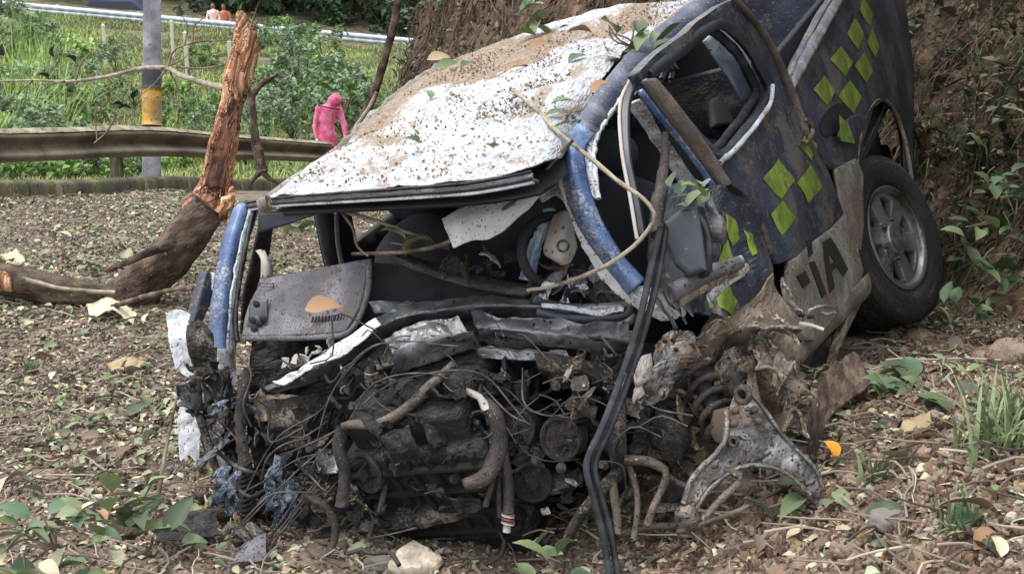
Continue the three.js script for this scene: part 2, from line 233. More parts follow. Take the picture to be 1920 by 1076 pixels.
// a small torn, folded piece of sheet at p
function scrap(p, s, sd, thin = 0.003) {
  const q = qe(rr(-1.5, 1.5), rr(0, 6.3), rr(-1.5, 1.5)), el = rr(0.35, 1), rows = [-1, 0, 1].map((a) => [-1, 0, 1].map((b) => v3(a * s + rr(-0.3, 0.3) * s, rr(-0.35, 0.35) * s, b * s * el + rr(-0.3, 0.3) * s).applyQuaternion(q).add(p)));
  return sheet(rows, { nu: 8, nv: 8, t: thin, cr: s * 0.28, cf: 0.9 / s, ragged: 0.7, sd, facet: true });
}
function lump(r, sd, [sx, sy, sz] = [1, 1, 1], det = 3, k = 0.35, hard = false) {
  const g = new THREE.IcosahedronGeometry(1, det), p = g.attributes.position, q = v3();
  for (let i = 0; i < p.count; i++) { q.fromBufferAttribute(p, i); const m = 1 + k * fb(q.x * 1.3 + sd, q.y * 1.3, q.z * 1.3, 3) + k * 0.3 * ridge(q.x * 2 + sd, q.y * 2, q.z * 2); p.setXYZ(i, q.x * m * r * sx, q.y * m * r * sy, q.z * m * r * sz); }
  g.deleteAttribute('normal'); g.deleteAttribute('uv'); const o = boxUV(g); o.computeVertexNormals(); return hard ? o : smooth(o);
}
function smooth(g) { // join normals of equal positions
  const p = g.attributes.position, m = new Map(), n = g.attributes.normal, key = (i) => Math.round(p.getX(i) * 1e4) + ',' + Math.round(p.getY(i) * 1e4) + ',' + Math.round(p.getZ(i) * 1e4);
  for (let i = 0; i < p.count; i++) { const k = key(i); if (!m.has(k)) m.set(k, v3()); m.get(k).add(v3(n.getX(i), n.getY(i), n.getZ(i))); }
  for (let i = 0; i < p.count; i++) { const v = m.get(key(i)).clone().normalize(); n.setXYZ(i, v.x, v.y, v.z); } return g;
}
const bevelBox = (pts, d, b) => { const S = new THREE.Shape(); pts.forEach(([x, y], i) => i ? S.lineTo(x, y) : S.moveTo(x, y)); return boxUV(new THREE.ExtrudeGeometry(S, { depth: d, bevelSize: b, bevelThickness: b, bevelSegments: 4, curveSegments: 8 })); };
const rbox = (x, y, z, w, h, d, r = 0.008) => new RoundedBoxGeometry(w, h, d, 2, Math.min(r, w / 2.1, h / 2.1, d / 2.1)).translate(x, y, z);

// ---------------------------------------------------------------- things and parts
const taken = new Map(), bases = new WeakMap();
const numbered = (n) => { const k = taken.get(n) || 0; taken.set(n, k + 1); return k ? n + '_' + String(k).padStart(3, '0') : n; };
const shade = (o) => o.traverse((m) => { if (m.isMesh) { m.castShadow = true; m.receiveShadow = true; } });
function tag(o, label, category, group) { o.userData = { label, category }; if (group) o.userData.group = group; return o; }
function thing(name, label, category, base, group) { const o = new THREE.Group(); o.name = numbered(name); o.position.copy(base); bases.set(o, base.clone()); scene.add(o); return tag(o, label, category, group); }
function part(name, geo, m, parent) { const b = bases.get(parent), o = new THREE.Mesh(geo.translate(-b.x, -b.y, -b.z), m); o.name = name; o.castShadow = o.receiveShadow = true; bases.set(o, b); parent.add(o); return o; }
function one(name, geo, m, label, category, base, group) { const o = new THREE.Mesh(geo.translate(-base.x, -base.y, -base.z), m); o.name = numbered(name); o.position.copy(base); o.castShadow = o.receiveShadow = true; scene.add(o); return tag(o, label, category, group); }
function setting(name, geo, m) { const o = new THREE.Mesh(geo, m); o.name = name; o.userData.kind = 'structure'; o.receiveShadow = o.castShadow = true; scene.add(o); return o; }
function stuff(name, geo, m, list, label, category, parent = scene) { // list: [position, quaternion, scale, colour]
  const o = new THREE.InstancedMesh(geo, m, list.length), X = new THREE.Matrix4(), S = v3();
  list.forEach(([p, q, s, c], i) => { o.setMatrixAt(i, X.compose(p, q, Array.isArray(s) ? S.set(...s) : S.set(s, s, s))); o.setColorAt(i, c); });
  o.name = numbered(name); o.userData = { kind: 'stuff', label, category }; o.castShadow = o.receiveShadow = true; parent.add(o); return o;
}
const qe = (x, y, z) => new THREE.Quaternion().setFromEuler(new THREE.Euler(x, y, z, 'YXZ'));
const UP = v3(0, 1, 0);
const pick = (a) => a[Math.floor(rnd() * a.length)];
const col = (h, j = 0.12) => { const c = new THREE.Color(h); const k = 1 + rr(-j, j); return c.setRGB(clamp(c.r * k * rr(0.94, 1.06)), clamp(c.g * k), clamp(c.b * k * rr(0.94, 1.06))); };

// ---------------------------------------------------------------- ground
const sp = (x, k) => k * Math.log1p(Math.exp(clamp(x / k, -40, 40)));
const smax = (a, b, k) => 0.5 * (a + b + Math.sqrt((a - b) * (a - b) + k));
function g(x, z) {
  const d = -z, road = -0.11 * sp(d - 10.3, 0.5) + 0.11 * sp(d - 24, 1);
  const hill = -0.9 + (d - 20) * 0.115 - 0.09 * (Math.min(x, 4) + 12) * clamp((d - 20) / 25, 0, 1.3) + 0.22 * sp(d - 52, 2);
  let y = smax(road, hill, 0.06);
  y += 0.44 * sstep(0.05, 1.35, x) * sstep(-4.6, -2.6, z) + 0.05 * sstep(0, 0.6, x) * sstep(-6.5, -4, z);
  const near = sstep(14, 8, d);
  y += near * (0.045 * fb(x * 1.1 + 4, 0, z * 1.1, 3) + 0.02 * fb(x * 5, 2, z * 5, 3)) + (1 - near) * 0.14 * fb(x * 0.5, 5, z * 0.5, 3) + 0.6 * sstep(30, 80, d) * fb(x * 0.05, 1, z * 0.05, 3);
  return y;
}
{
  const axis = (list) => { const o = []; for (const [a, b, n] of list) for (let i = 0; i < n; i++) o.push(lerp(a, b, i / n)); o.push(list[list.length - 1][1]); return o; };
  const xs = axis([[-160, -30, 26], [-30, -5, 70], [-5, 3.2, 205], [3.2, 12, 22], [12, 160, 24]]), zs = axis([[20, 0, 20], [0, -2, 14], [-2, -7.5, 138], [-7.5, -20, 125], [-20, -60, 80], [-60, -260, 40]]);
  const pos = [], uv = [], cl = [], idx = [], w = zs.length;
  for (const x of xs) for (const z of zs) {
    const far = sstep(12, 16, -z), y = g(x, z) + (far < 1 ? 0.022 * (1 - far) * Math.max(0, fb(x * 13, 7, z * 13, 3)) + 0.006 * n3(x * 33, 1, z * 33) : 0);
    pos.push(x, y, z); uv.push(x, z);
    const a = fb(x * 0.9, 11, z * 0.9, 3), grey = clamp(0.5 + a * 1.1 + 0.3 * sstep(-5, -8, z) - 0.5 * sstep(0.2, 1, x));
    let c = mixc([0.84, 0.73, 0.64], [0.78, 0.78, 0.7], grey); const green = far * clamp(0.7 + fb(x * 0.6, 3, z * 0.6, 3)); c = mixc(c, [0.5, 0.6, 0.3], green * 0.75); cl.push(...c);
  }
  for (let i = 0; i < xs.length - 1; i++) for (let j = 0; j < w - 1; j++) { const a = i * w + j; idx.push(a, a + 1, a + w, a + 1, a + w + 1, a + w); }
  const geo = fromArrays(pos, idx, uv); geo.setAttribute('color', new THREE.Float32BufferAttribute(cl, 3)); setting('ground', geo, M.soil);
}
const onGround = (x, z, up = 0) => v3(x, g(x, z) + up, z);
// the point where the sight line through a photograph position meets the ground
function ground(px, py, up = 0) { let a = 1.5, b = 60; for (let i = 0; i < 400; i++) { const d = lerp(1.5, 60, (i / 400) ** 2), p = at(px, py, d); if (p.y < g(p.x, p.z)) { b = d; break; } a = d; } for (let i = 0; i < 30; i++) { const m = (a + b) / 2, p = at(px, py, m); if (p.y < g(p.x, p.z)) b = m; else a = m; } const p = at(px, py, b); p.y = g(p.x, p.z) + up; return p; }

// ---------------------------------------------------------------- the cut bank beside and behind the pickup
const footLine = crv([[3.3, -0.5], [2.8, -2.2], [2.52, -4], [2.46, -5.3], [2.42, -6.4], [1.55, -7.8], [0.2, -9.1], [-1.0, -10.4], [-1.55, -12], [-1.3, -15], [1.5, -20], [6, -28]].map(([x, z]) => v3(x, 0, z)));
const BANK_H = 3.3, BANK_L = footLine.getLength();
function bankAt(u, v) { // u metres along the foot, v height share; v above 1 runs back over the top
  const t = clamp(u / BANK_L), P = footLine.getPointAt(t), T = footLine.getTangentAt(t), n = v3(-T.z, 0, T.x), h = Math.min(v, 1) * BANK_H;
  let off = 0.32 * h * (1 + 0.3 * n3(u * 0.4, 3, 1)) - 0.32 * Math.pow(clamp(1 - v * 2.4), 2) + Math.max(0, v - 1) * 9;
  off += 0.34 * fb(u * 0.9, h * 0.9, 4, 3) + 0.13 * ridge(u * 2.2, h * 1.5, 9) + 0.12 * fb(u * 5, h * 5, 2, 3) + 0.05 * ridge(u * 9, h * 9, 7);
  const q = P.clone().addScaledVector(n, off); q.y = lerp(g(P.x, P.z), g(P.x, Math.max(P.z, -12)), 0.5) - 0.3 + h * 1.09 + Math.max(0, v - 1) * 1.6; q.n = n.clone().multiplyScalar(-1); return q;
}
{
  const nu = 420, hv = []; for (let j = 0; j <= 62; j++) hv.push(j / 62); hv.push(1.03, 1.1, 1.25, 1.5, 2);
  const pos = [], uv = [], idx = [], w = hv.length;
  for (let i = 0; i <= nu; i++) { const u = BANK_L * Math.pow(i / nu, 1.25); for (const v of hv) { const p = bankAt(u, v); pos.push(p.x, p.y, p.z); uv.push(u, v * BANK_H); } }
  for (let i = 0; i < nu; i++) for (let j = 0; j < w - 1; j++) { const a = i * w + j; idx.push(a, a + 1, a + w, a + 1, a + w + 1, a + w); }
  setting('bank', fromArrays(pos, idx, uv), M.bank);
}
{ // roots and dead stems hanging over the bank face
  const R = [];
  for (let k = 0; k < 800; k++) {
    const u = rr(1.0, 18) , v0 = rr(0.25, 1), len = rr(0.12, 0.5) / 1, s = rr(-1.6, 1.6), pts = [], out = rr(0.01, 0.09); let uu = u;
    for (let i = 0; i <= 5; i++) { const v = v0 - len * i / 5; if (v < 0.03) break; uu += s * 0.09 + rr(-0.05, 0.05); const p = bankAt(uu, v); pts.push(p.addScaledVector(p.n, out + 0.03 * Math.sin(i * 1.3 + k))); }
    if (pts.length > 2) R.push(tube(pts, [rr(0.002, 0.009), rr(0.0015, 0.004)], { rad: 5, seg: 12, rough: 0.4 }));
  }
  const o = new THREE.Mesh(merge(R), M.root); o.name = 'hanging_roots'; o.userData = { kind: 'stuff', label: 'tangle of brown roots hanging over the cut bank', category: 'roots' }; o.castShadow = o.receiveShadow = true; scene.add(o);
}
const bladeGeo = (h, w, bend) => { const pos = [], idx = []; for (let i = 0; i <= 3; i++) { const t = i / 3, ww = w * (1 - t * t) * 0.5 + 0.0004; pos.push(-ww, h * t - bend * t * t * 0.4, bend * t * t, ww, h * t - bend * t * t * 0.4, bend * t * t); } for (let i = 0; i < 3; i++) idx.push(i * 2, i * 2 + 1, i * 2 + 2, i * 2 + 1, i * 2 + 3, i * 2 + 2); return boxUV(fromArrays(pos, idx)); };
{ // vegetation on the bank
  const bl = [], lf = [];
  const browns = [0x4f4435, 0x65573f, 0x3b372a, 0x474d33, 0x343f26], greens = [0x3a4a30, 0x485a3a, 0x586a48, 0x324028, 0x687856];
  for (let k = 0; k < 7000; k++) {
    const u = k < 6400 ? rr(0.5, 7.2) : rr(7.2, 18), v = rr(0.05, 1.02), p = bankAt(u, v); p.addScaledVector(p.n, rr(0, 0.07));
    bl.push([p, qe(rr(0.6, 3), Math.atan2(p.n.x, p.n.z) + rr(-1.4, 1.4), rr(-1, 1)), [rr(0.5, 1.2), rr(0.25, 1.1), 1], col(pick(u > 7.2 ? browns : rnd() < 0.5 ? browns : greens), 0.3)]);
  }
  for (let k = 0; k < 15000; k++) {
    const right = rnd() < 0.72, u = right ? rr(0.5, 7) : rr(7, 18), v = rr(0.05, 1.03), p = bankAt(u, v); if (fb(u * 1.8, v * 6, 3, 2) < (right ? -0.12 : 0.1)) continue; p.addScaledVector(p.n, rr(0.02, 0.14));
    lf.push([p, qe(rr(-0.2, 1.2), Math.atan2(p.n.x, p.n.z) + PI + rr(-1.2, 1.2), rr(-0.6, 0.6)), rnd() < 0.25 ? rr(0.9, 1.7) : rr(0.25, 0.8), col(rnd() < 0.7 ? pick(greens) : pick([0x6a5440, 0x8d8060, 0x7a826c, 0x4f4234]), 0.3)]);
  }
  stuff('bank_grass', bladeGeo(0.3, 0.012, 0.12), M.grass, bl, 'dead and green grass hanging from the bank face', 'grass');
  const cl = []; for (let k = 0; k < 9000; k++) { const u = rr(0.8, 18), p = bankAt(u, rr(0.02, 1.02)); p.addScaledVector(p.n, rr(-0.01, 0.02)); cl.push([p, qe(rr(0, 6), rr(0, 6), rr(0, 6)), [rr(0.3, 2), rr(0.3, 1.6), rr(0.3, 2)], col(pick([0x5a4a3c, 0x6b594a, 0x4a3d32, 0x7d6c5a]), 0.25)]); }
  stuff('bank_clods', lump(0.02, 9, [1, 0.8, 1.2], 1, 1.5, true), M.litter, cl, 'clods of brown earth on the cut bank', 'soil');
  stuff('bank_leaves', leafGeo(0.075, 0.04, 0.3, 0.2, 3), M.leaf, lf, 'small dark leaves growing over the bank', 'foliage');
}
// ---------------------------------------------------------------- trees, bushes
function leafCloud(n, rad, leafLen, colours, sd, hollow = 0.35) { // leaves spread in uneven clumps, one mesh with a colour for each leaf
  const base = leafGeo(leafLen, leafLen * 0.55, 0.25, 0.2, 2), bp = base.attributes.position, m = bp.count, pos = new Float32Array(n * m * 3), cl = new Float32Array(n * m * 3), q = v3(), K = Math.max(6, Math.round(n / 60)), cs = [];
  for (let i = 0; i < K; i++) { const d = v3(rr(-1, 1), rr(-0.75, 1), rr(-1, 1)).normalize().multiplyScalar(lerp(hollow, 1, Math.cbrt(rnd()))); d.multiply(rad); cs.push([d, rr(0.16, 0.34), pick(colours)]); }
  for (let i = 0; i < n; i++) {
    const [c, s, h] = pick(cs), o = c.clone().add(v3(rr(-1, 1), rr(-1, 1), rr(-1, 1)).normalize().multiplyScalar(Math.cbrt(rnd()) * s * (rad.x + rad.y + rad.z) / 3)), Q = qe(rr(-1.2, 0.9), rr(0, 6.3), rr(-0.8, 0.8)), k = rr(0.6, 1.35), C = col(h, 0.25);
    for (let j = 0; j < m; j++) { q.fromBufferAttribute(bp, j).multiplyScalar(k).applyQuaternion(Q).add(o); const a = (i * m + j) * 3; pos[a] = q.x; pos[a + 1] = q.y; pos[a + 2] = q.z; cl[a] = C.r; cl[a + 1] = C.g; cl[a + 2] = C.b; }
  }
  const G = new THREE.BufferGeometry(); G.setAttribute('position', new THREE.BufferAttribute(pos, 3)); G.setAttribute('color', new THREE.BufferAttribute(cl, 3)); G.computeVertexNormals(); return G;
}
M.foliage = new THREE.MeshPhysicalMaterial({ color: 0xffffff, vertexColors: true, roughness: 0.8, transmission: 0.3, thickness: 0 });
function plantProto(kind, n, rad, leafLen, colours, trunkH, trunkR) {
  const o = new THREE.Group(), cy = trunkH + rad.y * 0.7, b = [tube([v3(0, -0.2, 0), v3(rr(-0.1, 0.1) * trunkH, trunkH * 0.5, 0), v3(0, trunkH, rr(-0.1, 0.1)), v3(rr(-0.2, 0.2), cy + rad.y * 0.5, 0)], [trunkR, trunkR * 0.75, trunkR * 0.6, trunkR * 0.15], { rad: 7, rough: 0.2, fs: 4 })];
  for (let i = 0; i < 6; i++) { const a = i * 1.05 + rr(0, 0.5), e = v3(Math.cos(a) * rad.x * 0.75, cy + rr(-0.3, 0.6) * rad.y, Math.sin(a) * rad.z * 0.75); b.push(tube([v3(0, trunkH * rr(0.6, 1), 0), e.clone().multiplyScalar(0.5).setY((trunkH + e.y) / 2 + 0.1 * rad.y), e], [trunkR * 0.5, trunkR * 0.1], { rad: 5, seg: 6 })); }
  const t = new THREE.Mesh(merge(b), M.bark); t.name = kind === 'tree' ? 'trunk' : 'stem'; const c = new THREE.Mesh(leafCloud(n, rad, leafLen, colours, 1).translate(0, cy, 0), M.foliage); c.name = kind === 'tree' ? 'crown' : 'foliage'; o.add(t, c); shade(o); return o;
}
function place(proto, name, label, cat, p, s, turn, group) { const o = proto.clone(); o.name = numbered(name); o.position.copy(p); o.rotation.y = turn; Array.isArray(s) ? o.scale.set(...s) : o.scale.setScalar(s); scene.add(o); return tag(o, label, cat, group); }
const DK = [0x2f4a26, 0x3b5a30, 0x28401f, 0x4a6b3c, 0x36553a], MD = [0x5d7d3c, 0x6f9048, 0x4c6a33, 0x80a055, 0x8aa070], LT = [0x8aa85a, 0x9dbb66, 0x76964a, 0xb0c585];
const farTree = [0, 1, 2].map((i) => plantProto('tree', 2300, v3(3.2, 2.8 + i * 0.5, 2.6), 0.42, DK, 0.3, 0.16));
for (let i = 0; i < 15; i++) { const x = -24 + i * 2.1 + rr(-0.6, 0.6), z = -50.6 - (i % 3) * 1.6; place(farTree[i % 3], 'hillside_tree', 'dark green bushy tree behind the far road barrier', 'tree', onGround(x, z, -0.6), rr(0.8, 1.1), rr(0, 6), 'trees behind the far road'); }
const bankTree = plantProto('tree', 5200, v3(2.3, 1.0, 2.3), 0.17, DK, 0.5, 0.12);
for (const [u, v, s] of [[2.6, 1.03, 1], [4.9, 1.03, 1.05], [7.2, 1.05, 1]]) { const p = bankAt(u, v); place(bankTree, 'bank_tree', 'dense dark green tree growing on top of the bank above the pickup', 'tree', p, s, u, 'trees on the bank top'); }
const bush = [plantProto('bush', 900, v3(0.9, 0.6, 0.8), 0.15, MD, 0.2, 0.03), plantProto('bush', 800, v3(0.7, 0.8, 0.7), 0.13, [0x6f8560, 0x839a74, 0x5a7050, 0x98a98a], 0.25, 0.03), plantProto('bush', 800, v3(0.8, 0.5, 0.8), 0.2, LT, 0.15, 0.02)];
const bl3 = ['mid green rounded bush on the slope beyond the guardrail', 'grey green upright bush on the slope beyond the guardrail', 'pale green low bush on the slope beyond the guardrail'];
for (const [px, py, d, s, k] of [[30, 230, 15, 0.8, 1], [95, 200, 17, 0.8, 1], [20, 120, 20, 1.2, 1], [150, 225, 16.5, 0.55, 2], [205, 232, 17, 0.5, 0], [70, 150, 22, 1.1, 1], [240, 230, 18, 0.55, 1], [345, 235, 21, 0.6, 2], [395, 238, 22, 0.6, 1], [500, 225, 22, 0.8, 1], [545, 215, 23, 0.9, 1], [585, 225, 25, 0.9, 0], [520, 180, 27, 0.9, 1], [570, 175, 27, 1.1, 1], [600, 150, 28, 1.1, 0], [625, 190, 26, 1, 1], [560, 130, 33, 1, 1], [605, 110, 36, 1.1, 0], [500, 140, 32, 0.8, 2], [330, 200, 25, 0.6, 0], [160, 170, 25, 0.8, 0], [215, 130, 32, 0.7, 1], [385, 120, 34, 0.7, 0], [120, 100, 34, 0.9, 2], [300, 230, 20, 0.5, 2], [460, 235, 21, 0.6, 0], [20, 40, 28, 1.6, 1], [640, 130, 24, 1.1, 0], [650, 220, 22, 1, 1], [50, 180, 19, 0.9, 1], [120, 215, 16, 0.6, 1], [180, 200, 20, 0.6, 2], [10, 190, 16, 0.8, 0], [135, 130, 27, 0.9, 1], [90, 90, 30, 1.1, 1], [250, 170, 27, 0.7, 1], [320, 160, 29, 0.6, 2], [390, 190, 26, 0.6, 0], [470, 110, 36, 0.9, 1], [530, 90, 40, 1, 0], [60, 230, 15, 0.6, 2]]) { const p = at(px, py, d); place(bush[k], 'slope_bush', bl3[k], 'bush', onGround(p.x, p.z, -0.1), s, rr(0, 6), 'bushes beyond the guardrail ' + 'abc'[k]); }
// tall reeds on the far left
const reedG = (n, h, sp0) => { const L = []; for (let i = 0; i < n; i++) { const b = bladeGeo(h * rr(0.6, 1.1), rr(0.02, 0.035), h * rr(0.1, 0.5)); b.rotateY(rr(0, 6.3)); b.translate(rr(-sp0, sp0), 0, rr(-sp0, sp0)); L.push(b); } return merge(L); };
M.reed = surf({ st: [[0, 0x6f8a45], [0.5, 0x97ad62], [1, 0xbccb8d]], rough: 0.9, size: 128 });
const reedA = new THREE.Mesh(reedG(120, 1.8, 0.4), M.reed); reedA.castShadow = reedA.receiveShadow = true;
for (const [px, d, s] of [[15, 18, 1.1], [60, 20, 1.2], [105, 23, 1.1], [-20, 16, 1.1], [140, 24, 0.7], [40, 25, 1.3], [85, 28, 1.3]]) { const p = at(px, 240, d); place(reedA, 'reed_clump', 'tall pale green reed clump beyond the guardrail', 'reeds', onGround(p.x, p.z), s, rr(0, 6), 'reed clumps'); }
{ // slope grass
  const T = []; for (let i = 0; i < 8; i++) { const b = bladeGeo(rr(0.07, 0.17), 0.013, rr(0.04, 0.12)); b.rotateY(i * 0.8); b.translate(rr(-0.08, 0.08), 0, rr(-0.08, 0.08)); T.push(b); }
  const L = []; for (let k = 0; k < 42000; k++) { const d = lerp(10.8, 46, Math.pow(rnd(), 0.75)), x = rr(-0.52, -0.04) * d, z = -d; const railD = -11.2 - (x + 4.8) * 3.3; if (z > railD - 0.25) continue; const b = fb(x * 0.35, 8, z * 0.35, 3); if (b < -0.32) continue; L.push([onGround(x, z, -0.02), qe(rr(-0.2, 0.2), rr(0, 6.3), rr(-0.2, 0.2)), rr(0.6, 1.3) * (1 + d * 0.012), col(pick(b > 0.05 ? [0x8c9e58, 0x9cad68, 0x80935a, 0xa5ab72] : [0x788a5c, 0x6a7c50, 0x8f9668, 0x7f9058, 0x9a966e, 0x867f5c]), 0.2)]); }
  stuff('slope_grass', merge(T), M.grass, L, 'bright green grass on the slope below the far road', 'grass');
}
// ---------------------------------------------------------------- far road, barrier, fence posts, walkers, car
const farY = (x) => lerp(2.84, 1.84, (x + 17.6) / 11.1);
{
  const pos = [], idx = []; for (let i = 0; i <= 40; i++) { const x = -34 + i * 1; for (const z of [-45.2, -49]) pos.push(x, farY(x) - 1.08, z); } for (let i = 0; i < 40; i++) { const a = i * 2; idx.push(a, a + 2, a + 1, a + 1, a + 2, a + 3); } setting('far_road', boxUV(fromArrays(pos, idx)), M.asphalt);
  const b = thing('road_barrier', 'pale grey steel crash barrier along the far road', 'barrier', v3(-12, farY(-12) - 0.75, -45));
  const prof = (t) => [[0, 0.02], [0.06, -0.05], [0.13, -0.05], [0.17, 0.02], [0.21, -0.05], [0.28, -0.05], [0.34, 0.02]][t];
  const beam = (z0, top) => sheet([0, 1, 2, 3, 4, 5, 6].map((k) => [-34, -25, -17.6, -12, -6.5, 0, 6].map((x) => v3(x, farY(x) - top - prof(k)[0], z0 - prof(k)[1]))), { nu: 30, nv: 18, t: 0.01 });
  part('rail_beam', beam(-44.9, 0), M.galv, b); part('kerb_wall', sheet([[0.42, 0], [0.8, 0]].map(([h]) => [-34, -12, 6].map((x) => v3(x, farY(x) - h, -44.95))), { nu: 12, nv: 2, t: 0.2 }), plain(0xcfd0cb, 0.9), b);
  for (let x = -32; x < 5; x += 3) part('post', rbox(x, farY(x) - 0.4, -45.05, 0.14, 0.9, 0.14), M.galv, b);
}
for (const [px, y0, y1, d] of [[195, 48, 96, 33], [349, 62, 122, 30], [431, 78, 130, 30], [322, 40, 80, 36]]) { const a = at(px, y1, d), q = onGround(a.x, a.z, -0.1), top = at(px, y0, d); one('fence_post', merge([rbox(q.x, (q.y + top.y) / 2, q.z, 0.09, Math.max(0.5, top.y - q.y), 0.09, 0.02), new THREE.ConeGeometry(0.07, 0.06, 4).rotateY(PI / 4).translate(q.x, top.y + 0.03, q.z)]), plain(0xb9b3a0, 0.9), 'weathered pale fence post on the grassy slope', 'fence post', q, 'fence posts on the slope'); }
// bodies: tapered capsules joined smoothly into one surface
function body(bones, lo, hi, res, k = 0.035) {
  const mc = new MarchingCubes(res, M.pink, false, false, 60000); mc.isolation = 0; const S = Math.max(hi.x - lo.x, hi.y - lo.y, hi.z - lo.z), c = lo.clone().add(hi).multiplyScalar(0.5), n = mc.size, p = v3(), h = v3(), ab = v3();
  for (let z = 0; z < n; z++) for (let y = 0; y < n; y++) for (let x = 0; x < n; x++) {
    p.set((x - n / 2) / (n / 2) * S / 2 + c.x, (y - n / 2) / (n / 2) * S / 2 + c.y, (z - n / 2) / (n / 2) * S / 2 + c.z); let D = 9;
    for (const [a, ra, b, rb] of bones) { ab.subVectors(b, a); const t = clamp(h.subVectors(p, a).dot(ab) / Math.max(1e-9, ab.lengthSq())); const d = h.copy(a).addScaledVector(ab, t).distanceTo(p) - lerp(ra, rb, t); const e = Math.max(k - Math.abs(D - d), 0) / k; D = Math.min(D, d) - e * e * k * 0.25; }
    mc.field[x + y * n + z * n * n] = -D;
  }
  mc.update(); const m = mc.count, P = new Float32Array(m * 3), N = new Float32Array(m * 3);
  for (let i = 0; i < m; i++) { P[i * 3] = mc.positionArray[i * 3] * S / 2 + c.x; P[i * 3 + 1] = mc.positionArray[i * 3 + 1] * S / 2 + c.y; P[i * 3 + 2] = mc.positionArray[i * 3 + 2] * S / 2 + c.z; N[i * 3] = mc.normalArray[i * 3]; N[i * 3 + 1] = mc.normalArray[i * 3 + 1]; N[i * 3 + 2] = mc.normalArray[i * 3 + 2]; }
  for (let i = 0; i < m * 3; i += 3) { const x = P[i], y = P[i + 1], z = P[i + 2], f = 0.02 * ridge(x * 9, y * 2.2, z * 9) + 0.01 * n3(x * 14, y * 9, z * 14), L = Math.hypot(N[i], N[i + 1], N[i + 2]) || 1; P[i] -= N[i] / L * f; P[i + 1] -= N[i + 1] / L * f; P[i + 2] -= N[i + 2] / L * f; } // folds of the cloth
  const G = new THREE.BufferGeometry(); G.setAttribute('position', new THREE.BufferAttribute(P, 3)); G.computeVertexNormals(); return smooth(boxUV(G));
}
const B = (a, ra, b, rb) => [v3(...a), ra, v3(...b), rb];
function fingers(w, dir, s = 1) { const o = []; for (let i = 0; i < 4; i++) { const x = (i - 1.5) * 0.02 * s, L = [0.07, 0.085, 0.08, 0.06][i]; o.push(tube([v3(w[0] + x * 0.3, w[1], w[2] + x), v3(w[0] + x * 0.3 + dir * 0.008, w[1] - L * 0.6, w[2] + x), v3(w[0] + x * 0.3 + dir * 0.025, w[1] - L, w[2] + x)], [0.009, 0.007], { rad: 6, seg: 5 })); } o.push(tube([v3(w[0], w[1] + 0.05, w[2] + 0.03), v3(w[0] + dir * 0.02, w[1] + 0.01, w[2] + 0.055), v3(w[0] + dir * 0.03, w[1] - 0.02, w[2] + 0.05)], [0.011, 0.008], { rad: 6, seg: 5 })); return o; }
{ // worker in pink coverall: seen from behind, bent forward to the right, head down
  const f0 = at(618, 345, 18.8), P = onGround(f0.x, f0.z);
  const bones = [B([-0.09, 0.09, 0], 0.055, [-0.1, 0.5, 0.02], 0.085), B([-0.1, 0.5, 0.02], 0.085, [-0.08, 0.9, 0], 0.11), B([0.11, 0.09, 0.12], 0.055, [0.1, 0.5, 0.08], 0.085), B([0.1, 0.5, 0.08], 0.085, [0.07, 0.9, 0], 0.11),
    B([-0.09, 0.06, 0], 0.05, [-0.04, 0.045, 0.14], 0.045), B([0.11, 0.06, 0.12], 0.05, [0.17, 0.045, 0.25], 0.045), B([-0.03, 0.95, 0], 0.145, [-0.02, 1.2, 0], 0.14), B([-0.02, 1.2, 0], 0.15, [0.03, 1.36, 0.02], 0.15), B([-0.02, 0.82, 0], 0.18, [-0.02, 1.05, 0], 0.15), B([-0.15, 1.4, 0.02], 0.085, [0.2, 1.4, 0.02], 0.085), B([0.06, 1.42, 0.02], 0.09, [0.12, 1.5, 0.04], 0.08),
    B([0.12, 1.5, 0.04], 0.115, [0.17, 1.57, 0.08], 0.125), B([-0.17, 1.38, 0.02], 0.07, [-0.26, 1.1, 0.03], 0.055), B([-0.26, 1.1, 0.03], 0.055, [-0.22, 0.88, 0.1], 0.042), B([0.22, 1.38, 0.02], 0.07, [0.32, 1.12, 0.06], 0.055), B([0.32, 1.12, 0.06], 0.055, [0.36, 0.88, 0.14], 0.042)];
  const o = thing('person', 'person in a hooded pink coverall bending forward beside the guardrail end', 'person', P);
  const mv = (G) => G.translate(P.x, P.y, P.z);
  part('body', mv(merge([body(bones, v3(-0.95, -0.05, -0.95), v3(0.95, 1.85, 0.95), 84)])), M.pink, o);
  const glove = plain(0xd8d2cb, 0.8); for (const [w, d] of [[[-0.21, 0.8, 0.12], 1], [[0.37, 0.8, 0.16], -1]]) part('glove', mv(merge([lump(0.05, w[0], [0.7, 1.1, 0.9], 2, 0.1).translate(w[0], w[1] + 0.03, w[2]), ...fingers(w, d)])), glove, o);
  part('face', mv(merge([lump(0.085, 2, [0.7, 1, 0.8], 3, 0.05).translate(0.215, 1.56, 0.1), lump(0.018, 3, [1.3, 1, 1], 1, 0.05).translate(0.28, 1.55, 0.12)])), plain(0x8a5a44, 0.7), o);
  o.scale.set(0.8, 0.88, 0.86); part('belt_line', mv(tube([v3(-0.17, 1.47, 0.06), v3(-0.02, 1.45, 0.2), v3(0.12, 1.42, 0.2), v3(0.26, 1.4, 0.1)], 0.012, { rad: 6 })), plain(0x5a2238, 0.9), o);
}
